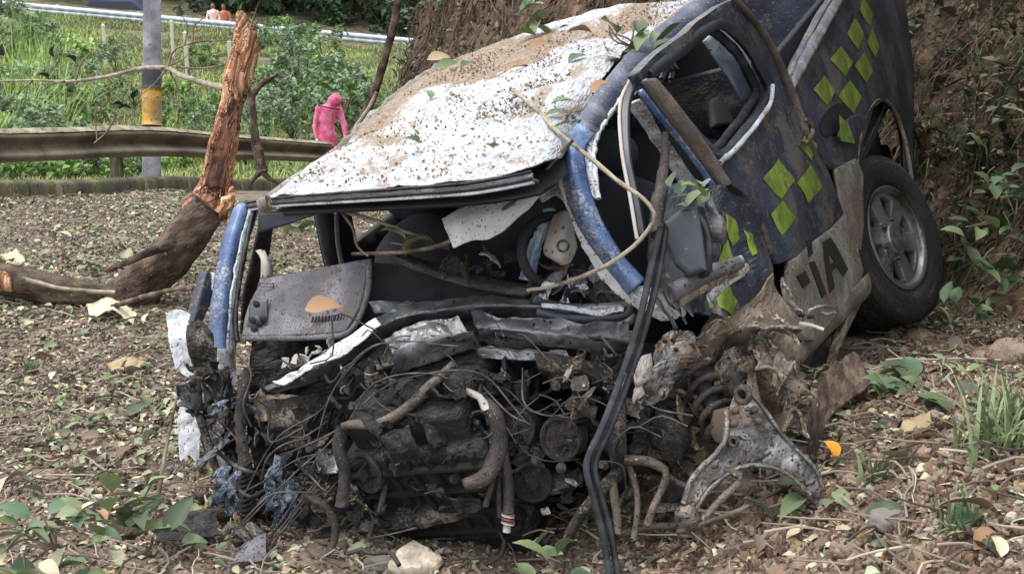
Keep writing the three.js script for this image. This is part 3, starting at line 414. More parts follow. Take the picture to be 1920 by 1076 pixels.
for (const [px, sh, lb, dx] of [[399, 0xd9c3bd, 'person in a pale pink shirt standing at the far road barrier beside the pole', -0.05], [419, 0xb06f58, 'person in an orange brown top standing at the far barrier, further from the pole', 0.05]]) {
  const a = at(px, 30, 46.3), P = v3(a.x, farY(a.x) - 1.08, a.z), mv = (G) => G.translate(P.x, P.y, P.z), o = thing('person', lb, 'person', P);
  const bones = [B([-0.09, 0.05, 0], 0.06, [-0.09, 0.85, 0], 0.11), B([0.09, 0.05, 0], 0.06, [0.09, 0.85, 0], 0.11), B([0, 0.95, 0], 0.15, [0, 1.35, 0], 0.16), B([-0.16, 1.38, 0], 0.07, [0.16, 1.38, 0], 0.07), B([0, 1.4, 0], 0.06, [0, 1.52, 0], 0.055), B([-0.2, 1.36, 0], 0.06, [-0.27, 1.1, 0.05], 0.05), B([-0.27, 1.1, 0.05], 0.05, [-0.15, 0.98, 0.22], 0.04), B([0.2, 1.36, 0], 0.06, [0.27, 1.1, 0.05], 0.05), B([0.27, 1.1, 0.05], 0.05, [0.15 + dx, 0.98, 0.22], 0.04)];
  part('body', mv(body(bones, v3(-0.95, -0.05, -0.95), v3(0.95, 1.85, 0.95), 56)), plain(sh, 0.9), o);
  part('head', mv(merge([lump(0.1, 1, [0.85, 1.2, 0.95], 3, 0.04).translate(0, 1.62, 0.02), lump(0.02, 2, [0.8, 1, 1], 1, 0.03).translate(0, 1.61, 0.12)])), plain(0x8d5d45, 0.7), o); part('hair', mv(lump(0.105, 5, [0.9, 0.8, 0.95], 3, 0.08).translate(0, 1.68, -0.01)), plain(0x1c1714, 0.9), o);
  for (const s of [-1, 1]) part('hand', mv(merge([lump(0.04, s, [1, 0.7, 1], 2, 0.05).translate(s * 0.14, 0.98, 0.25), ...fingers([s * 0.14, 0.97, 0.27], -s)])), plain(0x8d5d45, 0.7), o);
}
{ // car on the far road
  const a = at(215, 8, 47.6), P = v3(a.x, farY(a.x) - 1.08, a.z), o = thing('parked_car', 'dark blue car on the far road behind the barrier', 'car', P), mv = (G) => G.translate(P.x, P.y, P.z);
  const S = new THREE.Shape(); [[-2, 0.35], [-2, 0.85], [-1.2, 0.95], [-0.7, 1.42], [0.9, 1.42], [1.5, 0.98], [2, 0.9], [2.05, 0.35]].forEach(([x, y], i) => i ? S.lineTo(x, y) : S.moveTo(x, y));
  part('body', mv(new THREE.ExtrudeGeometry(S, { depth: 1.5, bevelSize: 0.06, bevelThickness: 0.08, bevelSegments: 3 }).translate(0, 0, -0.75)), plain(0x1d2a4a, 0.3), o);
  for (const s of [-1, 1]) { const W = new THREE.Shape(); [[-1.05, 0.97], [-0.65, 1.34], [0.85, 1.34], [1.3, 0.98]].forEach(([x, y], i) => i ? W.lineTo(x, y) : W.moveTo(x, y)); part('window', mv(new THREE.ExtrudeGeometry(W, { depth: 0.01, bevelEnabled: false }).translate(0, 0, s * 0.84 - 0.005)), plain(0x14171b, 0.1), o); }
  for (const x of [-1.25, 1.3]) for (const z of [-0.72, 0.72]) { const w = part('wheel', mv(new THREE.TorusGeometry(0.24, 0.09, 10, 22).translate(x, 0.33, z)), M.tyre, o); part('rim', mv(new THREE.CylinderGeometry(0.18, 0.18, 0.12, 18).rotateX(PI / 2).translate(x, 0.33, z)), M.rim, w); }
}
// ---------------------------------------------------------------- near guardrail, kerb, pole
{
  const A = at(-260, 243, 10), A2 = at(-20, 242, 11), A3 = at(225, 238, 12.2), A4 = at(420, 252, 15), A5 = at(612, 267, 18.4), line = crv([A, A2, A3, A4, A5]);
  const o = thing('guardrail', 'rusty dirt covered steel guardrail along the road edge', 'guardrail', onGround(A3.x, A3.z));
  const pr = [[0.0, -0.03], [0.006, 0.0], [0.022, 0.05], [0.05, 0.105], [0.075, 0.105], [0.118, 0.03], [0.15, 0.0], [0.165, 0.0], [0.195, 0.03], [0.235, 0.105], [0.262, 0.105], [0.3, 0.04], [0.312, 0]];
  const ts = [...Array(25).keys()].map((i) => i / 24);
  part('rail_beam', sheet(pr.map(([h, f]) => ts.map((t) => { const p = line.getPoint(t), T = line.getTangent(t), n = v3(T.z, 0, -T.x).normalize(); if (n.z < 0) n.negate(); return p.clone().addScaledVector(n, f * 1.15 + 0.004 * n3(t * 8, h * 3, 2)).add(v3(0, -h + 0.006 * n3(t * 8, 4, 1), 0)); })), { nu: 110, nv: 60, t: 0.006 }), M.rail, o);
  part('lit_dirt_crust', sheet([[0.003, -0.02], [-0.004, 0.03], [0.022, 0.085], [0.042, 0.112]].map(([h, f]) => ts.map((t) => { const p = line.getPoint(t), T = line.getTangent(t), n = v3(T.z, 0, -T.x).normalize(); if (n.z < 0) n.negate(); return p.clone().addScaledVector(n, f * 1.15 + 0.005).add(v3(0, -h + 0.006 * n3(t * 8, 4, 1) + 0.006 + 0.004 * n3(t * 60, h * 40, 2), 0)); })), { nu: 160, nv: 6, t: 0.004, ragged: 0.8, fine: 0.008 }), M.litDirt, o);  // tan dirt; the pale strip also paints light on the beam top
  for (const t of [0.04, 0.5, 0.75, 0.98]) { const p = line.getPoint(t), y0 = g(p.x, p.z) - 0.2; const T = line.getTangent(t), n = v3(T.z, 0, -T.x).normalize(); if (n.z < 0) n.negate(); p.addScaledVector(n, -0.09); const post = part('post', merge([rbox(p.x, (p.y + y0) / 2 - 0.04, p.z, 0.12, p.y - y0, 0.09, 0.01)]), M.kerb, o); part('bolt', new THREE.CylinderGeometry(0.02, 0.02, 0.03, 8).rotateX(PI / 2).translate(p.x, p.y - 0.155, p.z + 0.105), M.steel, post); }
  const k = thing('concrete_kerb', 'low mossy concrete kerb below the guardrail', 'kerb', ground(120, 350));
  const pts = [[-300, 10], [-60, 10.7], [225, 12], [420, 14.7], [575, 17.8]].map(([px, d]) => { const p = at(px, 345, d); return onGround(p.x, p.z); }), kl = crv(pts);
  const sec = [[-0.1, -0.1], [-0.1, 0.12], [-0.08, 0.15], [0.08, 0.15], [0.1, 0.12], [0.1, -0.1]];
  for (let i = 0; i < 6; i++) { const a = i / 6 + 0.0006, b = (i + 1) / 6 - 0.0006; part('kerb_stone', sheet(sec.map(([w, h]) => [0, 0.33, 0.66, 1].map((q) => { const t = lerp(a, b, q), p = kl.getPoint(t), T = kl.getTangent(t), n = v3(T.z, 0, -T.x).normalize(); if (n.z < 0) n.negate(); return v3(p.x + n.x * -w, g(p.x, p.z) + h, p.z + n.z * -w); })), { nu: 24, nv: 20, t: 0.02, fine: 0.006 }), M.kerb, k); }
  const b = at(279, 318, 14.2), P = onGround(b.x, b.z, -0.1), r = 0.107, top = at(287, -900, 14.2), dir = top.clone().sub(P), along = (h) => P.clone().addScaledVector(dir, h / dir.y), yAt = (py) => at(281, py, 14.2).y - P.y;
  const pole = thing('utility_pole', 'grey concrete utility pole with a worn yellow painted band', 'pole', P);
  const seg = (n, y0, y1, m, rr0) => part(n, tube([along(y0), along((y0 + y1) / 2), along(y1)], rr0, { rad: 20, seg: 8 }), m, pole);
  seg('shaft', 0, 8.5, M.concretePole, [r * 1.05, r * 0.8]); seg('yellow_band', yAt(236), yAt(166), M.yellowPaint, r * 1.05 + 0.003); seg('black_band', yAt(275), yAt(236) - 0.002, M.blackPaint, r * 1.05 + 0.003); seg('black_band', yAt(166) + 0.002, yAt(128), M.blackPaint, r * 1.05 + 0.003);
}
// ---------------------------------------------------------------- shattered tree trunk and fallen wood
{
  const d = 6, P = ground(238, 556), o = thing('shattered_trunk', 'shattered tree trunk standing up with long orange brown splintered top', 'tree trunk', P);
  const q = (x, y, dd = d) => at(x, y, dd);
  part('bark_trunk', tube([q(205, 580, 6.05), q(250, 548, 6), q(300, 500, 5.95), q(345, 445, 5.9), q(392, 385, 5.9)], [0.11, 0.117, 0.112, 0.105, 0.085], { rad: 18, seg: 34, rough: 0.12, fs: 14 }), M.bark, o);
  const spl = (t, a) => { const w = [0.1, 0.082, 0.068, 0.07, 0.064, 0.056, 0.068, 0.064, 0.05, 0.016], k = t * 9, i = Math.min(8, Math.floor(k)), b = lerp(w[i], w[i + 1], k - i); return b * (1 + 0.26 * n3(Math.cos(a) * 4.2, Math.sin(a) * 4.2, t * 3) + 0.12 * n3(Math.cos(a) * 10, Math.sin(a) * 10, t * 6)); };
  const w = part('splintered_wood', tube([q(380, 402), q(400, 352), q(408, 300), q(422, 240), q(436, 180), q(447, 130), q(457, 90), q(456, 55), q(448, 20)], spl, { rad: 40, seg: 90 }), M.splinter, o);
  part('painted_hollow', sheet([[q(383, 350, 5.905), q(418, 352, 5.905)], [q(392, 318, 5.915), q(424, 322, 5.915)], [q(404, 275, 5.925), q(432, 280, 5.925)], [q(418, 225, 5.93), q(440, 230, 5.93)], [q(432, 185, 5.95), q(443, 188, 5.95)]], { nu: 10, nv: 40, t: 0.012, cr: 0.012, cf: 14, ragged: 0.3 }), M.hollow, o);  // raised sheet; its dark brown paints the shade of a hollow
  for (let i = 0; i < 26; i++) { const t = rnd(), y = lerp(400, 40, t), x = lerp(385, 458, Math.pow(t, 0.75)) + rr(-30, 30) * (1 - 0.6 * t), L = rr(30, 90); part('splinter', tube([q(x, y, 5.93), q(x + rr(2, 10), y - L * 0.5, 5.915), q(x + rr(8, 22), y - L, 5.91 + rr(-0.02, 0.02))], [rr(0.006, 0.013), 0.007, 0.001], { rad: 5, flat: 0.5 }), M.splinter, w); }
  part('broken_edge', tube([q(372, 365, 5.92), q(376, 395, 5.89), q(398, 406, 5.87), q(424, 380, 5.89), q(436, 350, 5.92)], [0.012, 0.03, 0.026, 0.028, 0.01], { rad: 9, seg: 40, rough: 0.6, fs: 40 }), M.splinter, o);
  part('side_branch', tube([q(328, 455, 5.82), q(285, 470, 5.75), q(240, 490, 5.7), q(197, 508, 5.7)], [0.025, 0.022, 0.018, 0.012], { rad: 8, rough: 0.25 }), M.bark, o);
  part('branch_stub', tube([q(307, 455, 5.86), q(310, 478, 5.8)], [0.012, 0.006], { rad: 6 }), M.paleTwig, o);
}
{
  const P = ground(90, 545); const o = thing('fallen_log', 'dark fallen log lying at the foot of the shattered trunk', 'log', P);
  part('bark_log', tube([at(-60, 512, 5.9), at(30, 530, 5.9), at(120, 545, 5.95), at(215, 562, 6.0)], [0.085, 0.08, 0.075, 0.06], { rad: 14, seg: 30, rough: 0.22, fs: 12 }), M.bark, o);
  part('torn_face', lump(0.05, 4, [1, 1, 0.4], 2, 0.5).translate(...at(2, 530, 5.82).toArray()), M.splinter, o);
}

// ---------------------------------------------------------------- the wrecked pickup: X to its left, Y up, Z forward, origin at the middle of the windscreen header
const cw = (x, y, z) => v3(x, -y, -z).applyEuler(new THREE.Euler(-PITCH, 0, 0));
const VM = new THREE.Matrix4().makeBasis(cw(0.85688, -0.1444, -0.49488), cw(-0.32581, -0.89563, -0.30281), cw(-0.39951, 0.42071, -0.8145)).setPosition(cw(-0.317, -0.376, 3.407).add(v3(0, EYE, 0)));
const VI = VM.clone().invert(), eyeV = v3(0, EYE, 0).applyMatrix4(VI);
const vd = (px, py, d) => at(px, py, d).applyMatrix4(VI);
function onPlane(px, py, ax, c) { const q = vd(px, py, 3), D = q.clone().sub(eyeV), k = (c - eyeV.getComponent(ax)) / D.getComponent(ax); return eyeV.clone().addScaledVector(D, k); }
const vx = (px, py, X = 0.8) => onPlane(px, py, 0, X), vy = (px, py, Y = 0) => onPlane(px, py, 1, Y), vz = (px, py, Z) => onPlane(px, py, 2, Z);
const truckBase = v3(0, -1.3, -0.9), truck = new THREE.Group(); truck.name = 'wrecked_pickup';
truck.position.copy(truckBase.clone().applyMatrix4(VM)); truck.quaternion.setFromRotationMatrix(VM); bases.set(truck, truckBase); scene.add(truck);
tag(truck, 'wrecked navy police pickup with green diamonds, white roof and blown off front', 'pickup');
const T = (name, geo, m, parent = truck, label) => { const o = part(name, geo, m, parent); if (label) o.userData.label = label; return o; };
const zs2 = (list, Z) => list.map(([x, y, z]) => vz(x, y, z ?? Z)), xs2 = (list, X) => list.map(([x, y, z]) => vx(x, y, z ?? X)), ds = (list, D) => list.map(([x, y, z]) => vd(x, y, z ?? D));

// roof: white paint under dirt grains and a broad smear of mud along its rear and far side
const roofMap = dtex(1024, (u, v) => {
  const e1 = f2(u, v, 5, 4, 3) - 0.5, e2 = f2(u, v, 7, 4, 9) - 0.5, dirtEdge = sstep(0.34, 0.04, u - 0.5 * e1) * sstep(0.3, 0.62, v + 0.5 * e2) + sstep(0.6, 0.74, v + 0.45 * e2 - 0.1 * u) * sstep(1.02, 0.86, v - 0.3 * e1);
  let c = mixc(hex(0x94989e), hex(0xbbbfc5), f2(u, v, 5, 4, 21));
  const gr = look(fS(150), u, v, 3) * 0.6 + look(fS(70), u, v, 5) * 0.4, dens = 0.6 * f2(u, v, 7, 4, 41) + 0.16 * sstep(0.6, 1, u) + 0.08 * sstep(0.2, 0, v);
  c = mixc(c, mixc(hex(0x675d55), hex(0x8b8075), look(fS(120), u, v, 4)), sstep(0.66 - dens * 0.34, 0.82 - dens * 0.34, gr) * 0.8);
  const mud = clamp(dirtEdge + sstep(0.56, 0.7, f2(u, v, 8, 5, 51)) * 0.6), mg = look(fS(120), u, v, 9);
  return mixc(c, mixc(hex(0x5f4e3d), hex(0x9b8871), mg), clamp(mud * 1.5 * sstep(0.75 - mud * 0.75, 0.9 - mud * 0.65, mg * 0.8 + 0.15)));
});
M.roof = new THREE.MeshStandardMaterial({ map: roofMap, roughness: 0.65, bumpMap: dtex(512, (u, v) => { const k = look(fS(150), u, v, 3) * 0.6 + 0.4 * f2(u, v, 16, 3, 4); return [k, k, k]; }, false), bumpScale: 0.006 });
const roofRows = [
  [[500, 374], [640, 362], [780, 352], [900, 341], [1000, 322], [1052, 286]],
  [[565, 330], [690, 305], [800, 292], [910, 280], [1005, 262], [1085, 228]],
  [[640, 280], [745, 250], [840, 232], [940, 215], [1030, 195], [1122, 165]],
  [[705, 220], [800, 190], [890, 172], [985, 150], [1075, 128], [1170, 112]],
  [[770, 165], [860, 135], [950, 115], [1050, 92], [1140, 70], [1250, 50]],
  [[828, 120], [920, 86], [1020, 52], [1110, 30], [1210, 10], [1330, -12]]].map((r, i) => r.map(([x, y], j) => vy(x, y, 0.02 + (j === 0 || j === 5 ? -0.03 : 0.01) + (i === 2 ? 0.02 : 0) - (i === 5 ? 0.02 : 0))));
const roof = T('roof_panel', sheet(roofRows, { nu: 70, nv: 80, t: 0.004, cr: 0.02, cf: 2.6, fine: 0.004, unit: true, facet: false }), M.roof, truck, 'white roof panel covered with dirt grains and mud');
T('roof_edge_fold', tube([...zs2([[505, 378]], 0.12), ...roofRows.map((r) => r[0].clone().add(v3(-0.03, -0.02, 0)))], [0.022, 0.03, 0.04, 0.035, 0.03], { rad: 9, seg: 50, rough: 0.35, fs: 9, flat: 0.6 }), M.muddyWhite, truck);
T('headliner', sheet(roofRows.map((r) => r.map((p) => p.clone().add(v3(0, -0.05, 0)))), { nu: 10, nv: 10, t: 0.01 }), M.interior);
// header: seal, trim and grey rail along the front edge of the roof
const hdr = (dy, dz) => [vz(462, 381, 0.02), ...roofRows[0].slice(0, 5)].map((p) => p.clone().add(v3(0, dy, dz)));
const hd = T('windscreen_header', sheet([hdr(0.0, 0.006), hdr(-0.014, 0.012), hdr(-0.026, -0.012)], { nu: 50, nv: 8, t: 0.008, cr: 0.004, cf: 12 }), M.steel);
T('black_seal', tube(hdr(-0.009, 0.016), 0.0035, { rad: 7, seg: 60, rough: 0.3 }), M.rubber, hd); T('black_seal', tube(hdr(0.004, 0.008), 0.0035, { rad: 7, seg: 60, rough: 0.4 }), M.rubber, hd); T('trim_strip', tube(hdr(-0.02, 0.014), 0.004, { rad: 7, seg: 60, rough: 0.15 }), M.white, hd);
T('sun_visor', sheet([ds([[484, 398, 3.6], [540, 396, 3.5], [604, 392, 3.42]]), ds([[486, 436, 3.62], [535, 422, 3.52], [602, 398, 3.42]])], { nu: 12, nv: 6, t: 0.01, cr: 0.004 }), M.darkPlastic, hd);
// far A pillar (vehicle right)
const ap = T('windscreen_pillar', sheet([zs2([[442, 392, 0.02], [420, 450, 0.12], [404, 530, 0.22], [396, 600, 0.3], [398, 655, 0.36]]), zs2([[452, 384, 0.04], [434, 450, 0.15], [420, 530, 0.25], [413, 600, 0.33], [414, 658, 0.39]]), zs2([[464, 384, 0.02], [446, 450, 0.12], [430, 530, 0.22], [423, 600, 0.3], [422, 660, 0.36]])], { nu: 50, nv: 8, t: 0.012, cr: 0.004 }), M.blue, truck, 'blue windscreen pillar in painted lit tone with scraped paint');
T('pillar_flange', sheet([zs2([[466, 384], [449, 450], [433, 530], [426, 600], [425, 720]].map(([x, y], i) => [x, y, [0.03, 0.13, 0.24, 0.32, 0.42][i]])), zs2([[484, 386], [466, 450], [447, 530], [440, 600], [438, 720]].map(([x, y], i) => [x, y, [0.0, 0.1, 0.2, 0.28, 0.38][i]]))], { nu: 60, nv: 10, t: 0.006, cr: 0.009, cf: 14, fine: 0.006 }), M.white, ap);
T('pillar_seal', tube(zs2([[478, 384, 0.02], [462, 450, 0.13], [447, 530, 0.22], [440, 600, 0.3], [444, 640, 0.34]]), 0.008, { rad: 6, rough: 0.4 }), M.rubber, ap);
T('pillar_inner_trim', sheet([zs2([[486, 400, -0.04], [474, 470, 0.06], [458, 540, 0.16], [450, 625, 0.24]]), zs2([[512, 398, -0.14], [500, 470, -0.04], [476, 540, 0.06], [462, 625, 0.14]])], { nu: 24, nv: 6, t: 0.01, cr: 0.006 }), M.hose, ap);
T('pillar_foot', sheet([zs2([[404, 652, 0.37], [416, 654, 0.4], [436, 650, 0.36]]), zs2([[408, 690, 0.39], [420, 696, 0.42], [440, 690, 0.38]]), zs2([[414, 728, 0.42], [424, 732, 0.43], [446, 716, 0.4]])], { nu: 12, nv: 12, t: 0.005, cr: 0.01, cf: 12 }), M.white, ap);
// near A pillar and roof rail (vehicle left), one bent blue pressing
const rp = T('windscreen_pillar', sheet([ds([[1084, 232, 3.0], [1056, 272, 2.9], [1060, 330, 2.86], [1088, 420, 2.84], [1138, 500, 2.83], [1184, 548, 2.83]]), ds([[1100, 240, 2.95], [1074, 282, 2.84], [1078, 335, 2.81], [1106, 418, 2.79], [1156, 490, 2.79], [1197, 536, 2.79]]), ds([[1116, 250, 2.98], [1096, 286, 2.86], [1100, 335, 2.83], [1126, 412, 2.81], [1170, 482, 2.81], [1206, 528, 2.81]])], { nu: 60, nv: 10, t: 0.012, cr: 0.008, cf: 7 }), M.blue, truck, 'bent blue windscreen pillar in painted lit tone with scraped paint');
T('roof_rail', sheet([ds([[1330, -22, 4.2], [1250, 40, 3.85], [1165, 118, 3.45], [1105, 196, 3.12], [1082, 236, 3.0]]), ds([[1352, -12, 4.12], [1268, 52, 3.78], [1182, 132, 3.38], [1122, 208, 3.06], [1099, 244, 2.95]]), ds([[1368, -2, 4.14], [1285, 66, 3.8], [1198, 146, 3.4], [1140, 220, 3.08], [1117, 254, 2.98]])], { nu: 50, nv: 10, t: 0.012, cr: 0.006, cf: 5 }), M.rail0, truck, 'dusty navy roof rail above the doors');
T('pillar_flange', sheet([ds([[1030, 300, 2.9], [1052, 345, 2.87], [1080, 430, 2.86], [1130, 520, 2.86], [1205, 585, 2.84]]), ds([[1052, 292, 2.87], [1066, 345, 2.85], [1096, 428, 2.84], [1146, 508, 2.84], [1215, 568, 2.82]])], { nu: 60, nv: 10, t: 0.005, cr: 0.01, cf: 14, fine: 0.006 }), M.white, rp);
T('door_jamb', sheet([ds([[1108, 290, 2.9], [1112, 240, 3.0], [1160, 178, 3.2], [1196, 160, 3.3]]), ds([[1122, 300, 2.95], [1130, 250, 3.05], [1172, 196, 3.25], [1210, 168, 3.35]])], { nu: 40, nv: 8, t: 0.006, cr: 0.014, cf: 16, fine: 0.008 }), M.white, rp);
for (const [o, r] of [[0, 0.008], [10, 0.007], [-9, 0.006]]) T('ruffled_seal', tube(ds([[1112 + o, 372, 2.84], [1104 + o, 300, 2.88], [1112 + o, 252, 2.98], [1150 + o, 190, 3.18], [1172 + o, 160, 3.3]]), r, { rad: 6, seg: 60, rough: 0.8, fs: 60 }), M.white, rp);
T('pillar_foot', sheet([ds([[1180, 548, 2.84], [1200, 536, 2.8], [1230, 545, 2.83]]), ds([[1205, 580, 2.83], [1232, 575, 2.79], [1258, 575, 2.82]]), ds([[1240, 602, 2.82], [1262, 600, 2.8], [1282, 590, 2.83]])], { nu: 12, nv: 12, t: 0.005, cr: 0.008 }), M.white, rp);
T('torn_gusset', sheet([ds([[985, 335, 2.95], [1020, 310, 2.93], [1052, 296, 2.9]]), ds([[1000, 362, 2.93], [1030, 345, 2.91], [1060, 340, 2.87]]), ds([[1012, 380, 2.92], [1035, 366, 2.9], [1066, 385, 2.86]])], { nu: 18, nv: 18, t: 0.004, cr: 0.012, cf: 12, ragged: 0.4 }), M.white, rp);
// ---- cab side, bed side: plates on the side surface
const sideFn = (a, b, off) => v3(0.8 + off + 0.03 * Math.sin(clamp((b + 1.3) / 1.05) * PI) + 0.04 * ridge(a * 2.3 + 1, b * 2.3, 4) * sstep(-1.8, -0.5, a) + 0.014 * ridge(a * 4, b * 4, 2), b, a);
const sp2 = (l) => l.map(([x, y]) => { const q = vx(x, y); return [q.z, q.y]; });
const win = [[1216, 140], [1262, 101], [1335, 44], [1362, 42], [1396, 78], [1432, 132], [1446, 168], [1424, 212], [1386, 258], [1344, 298]];
const door = T('rear_door', plate(sp2([[1192, 140], [1240, 92], [1300, 42], [1345, 10], [1376, -4], [1408, 34], [1452, 104], [1486, 185], [1508, 262], [1540, 330], [1566, 402], [1545, 428], [1500, 462], [1456, 490], [1438, 498], [1414, 430], [1388, 380], [1352, 346], [1326, 314], [1270, 232], [1222, 172]]), [sp2(win)], sideFn, 0.03, 0.05), M.navy, truck, 'navy rear door with green diamonds and empty window');
const ring = (pts, k, off) => { const c = pts.reduce((s, p) => [s[0] + p[0] / pts.length, s[1] + p[1] / pts.length], [0, 0]); return [...pts, pts[0]].map(([x, y]) => { const q = sp2([[c[0] + (x - c[0]) * k, c[1] + (y - c[1]) * k]])[0]; return sideFn(q[0], q[1], off); }); };
const wf = T('window_frame', tube(ring(win, 0.97, -0.012), 0.02, { rad: 7, seg: 90, rough: 0.15 }), M.darkPlastic, door); T('window_seal', tube(ring(win, 0.9, -0.05), 0.016, { rad: 7, seg: 90, rough: 0.2 }), M.rubber, wf); T('bright_trim', tube(xs2([[1450, 160], [1448, 186], [1420, 232], [1386, 272], [1350, 306]], 0.835), 0.008, { rad: 6, rough: 0.3 }), M.white, wf);
T('window_top_trim', tube(xs2([[1282, 84], [1310, 62], [1345, 38]], 0.78), 0.012, { rad: 6, flat: 0.5 }), M.white, wf);
T('b_pillar', sheet([xs2([[1204, 152], [1256, 230], [1312, 304], [1348, 352]], 0.82), xs2([[1214, 148], [1270, 226], [1324, 300], [1358, 350]], 0.838), xs2([[1230, 148], [1290, 222], [1342, 298], [1372, 346]], 0.832)], { nu: 40, nv: 8, t: 0.008 }), M.dusty);
T('door_edge_strip', sheet([xs2([[1196, 172], [1250, 240], [1300, 305], [1345, 372]], 0.81), xs2([[1206, 168], [1262, 238], [1312, 302], [1358, 368]], 0.825)], { nu: 30, nv: 4, t: 0.01, cr: 0.004 }), M.blue, truck);
T('white_door_jamb', sheet([xs2([[1180, 190], [1225, 262], [1268, 330], [1312, 392]], 0.74), xs2([[1202, 182], [1250, 256], [1296, 322], [1340, 384]], 0.78)], { nu: 30, nv: 12, t: 0.006, cr: 0.012, cf: 10, fine: 0.005 }), M.white);
T('lower_side_panel', plate(sp2([[1456, 492], [1500, 463], [1545, 429], [1568, 404], [1592, 452], [1616, 508], [1606, 540], [1560, 590], [1510, 640], [1486, 640], [1466, 590], [1458, 540]]), [], sideFn, 0.02, 0.06), M.muddyWhite, truck, 'mud stained white lower panel with dark letters');
T('sill', sheet([xs2([[1628, 512], [1575, 568], [1530, 618], [1492, 652]], 0.81), xs2([[1632, 530], [1580, 586], [1534, 634], [1498, 668]], 0.815), xs2([[1632, 548], [1580, 602], [1534, 650], [1498, 684]], 0.79)], { nu: 40, nv: 8, t: 0.008, cr: 0.004 }), M.muddyWhite);
T('quarter_corner', plate(sp2([[1556, 318], [1590, 300], [1606, 330], [1612, 420], [1606, 470], [1592, 452], [1566, 402]]), [], sideFn, 0.02), M.muddyWhite);
const arch = [[1607, 480], [1602, 400], [1605, 330], [1612, 262], [1630, 204], [1656, 186], [1682, 214], [1700, 268], [1712, 340], [1718, 420]];
const bedTop = sp2([[1478, 150], [1520, 74], [1560, 0]]), bed = T('bed_side', plate([...bedTop, [-2.9, -0.25], [-3.55, -0.27], [-3.82, -0.62], [-3.6, -0.95], ...sp2([[1716, 262], [1726, 420]]), ...sp2([...arch].reverse().slice(0, 9)), ...sp2([[1600, 300], [1556, 318], [1536, 300], [1512, 250], [1492, 190]])], [], (a, b, o) => sideFn(a, b, o - 0.01), 0.03, 0.08), M.navy, truck, 'navy cargo bed side with rows of green diamonds');
T('arch_lip', tube(xs2(arch.slice(0, 9), 0.815), 0.01, { rad: 7, seg: 50, flat: 0.7, rough: 0.2 }), M.muddyWhite, bed);
T('bed_rail', sheet([xs2([[1470, 158], [1508, 88], [1552, 8]], 0.76).concat([v3(0.76, -0.24, -2.9), v3(0.76, -0.24, -3.55)]), xs2([[1482, 150], [1522, 76], [1564, 0]], 0.8).concat([v3(0.81, -0.22, -2.9), v3(0.81, -0.24, -3.55)]), xs2([[1490, 170], [1534, 90], [1578, 10]], 0.83).concat([v3(0.83, -0.28, -2.9), v3(0.83, -0.3, -3.55)])], { nu: 40, nv: 8, t: 0.012, cr: 0.006 }), M.plastic, bed, 'pale scratched cap along the bed rail');
T('bed_wall_far', rbox(-0.76, -0.62, -2.45, 0.04, 0.75, 2.2), M.navy); T('bed_floor', rbox(0, -0.98, -2.45, 1.5, 0.04, 2.2), M.navy); T('bed_front_wall', rbox(0, -0.62, -1.36, 1.5, 0.75, 0.04), M.navy); T('tailgate', rbox(0, -0.62, -3.58, 1.5, 0.75, 0.05), M.navy); T('bed_wall_near', rbox(0.72, -0.62, -2.45, 0.03, 0.72, 2.2), M.interior); T('wheel_house', rbox(0.46, -1.02, -2.45, 0.4, 0.75, 1.5, 0.1), M.rubber); T('dark_arch_panel', rbox(0.5, -1.16, -2.7, 0.03, 0.98, 2.3), M.rubber); T('wheel_house_liner', sheet([xs2([[1600, 330, 0.74], [1612, 250, 0.74], [1650, 190, 0.74], [1690, 215, 0.74], [1716, 330, 0.74]]), xs2([[1600, 330, 0.5], [1612, 250, 0.5], [1650, 190, 0.5], [1690, 215, 0.5], [1716, 330, 0.5]])], { nu: 20, nv: 4, t: 0.01 }), M.burnt);  // wheel house blackened, inner panel added: both paint shade into the arch gap
T('bed_ridge', tube([v3(-0.735, -0.5, -1.4), v3(-0.735, -0.5, -3.5)], 0.006, { rad: 6 }), M.navy);
for (const q of [[[1541, 142], [1560, 172], [1543, 200], [1522, 168]], [[1585, 152], [1606, 185], [1590, 215], [1563, 182]], [[1572, 88], [1592, 118], [1578, 145], [1553, 112]], [[1612, 100], [1628, 135], [1615, 158], [1594, 125]], [[1600, 35], [1614, 65], [1602, 95], [1584, 65]], [[1630, 55], [1640, 90], [1632, 110], [1618, 80]], [[1617, -5], [1633, 28], [1625, 50], [1608, 20]]]) T('green_diamond', plate(sp2(q), [], (a, b, o) => sideFn(a, b, o - 0.006), 0.002, 0.05), M.green, bed);
for (const q of [[[1443, 302], [1468, 342], [1440, 378], [1410, 338]], [[1500, 313], [1524, 352], [1497, 386], [1471, 348]], [[1442, 380], [1467, 412], [1440, 446], [1423, 405]], [[1495, 255], [1518, 275], [1503, 305], [1478, 275]]]) T('green_diamond', plate(sp2(q), [], (a, b, o) => sideFn(a, b, o + 0.004), 0.002, 0.04), M.green, door);
for (const q of [[[1493, 456], [1502, 452], [1506, 478], [1497, 486]], [[1497, 496], [1508, 492], [1532, 554], [1522, 562]], [[1528, 456], [1542, 448], [1580, 506], [1570, 520], [1556, 502], [1545, 512], [1551, 540], [1540, 552]], [[1466, 522], [1484, 512], [1496, 532], [1478, 544]]]) T('painted_letter', plate(sp2(q), q.length > 4 ? [sp2([[1539, 474], [1550, 492], [1542, 498]])] : [], (a, b, o) => sideFn(a, b, o + 0.004), 0.002, 0.05), M.letter);
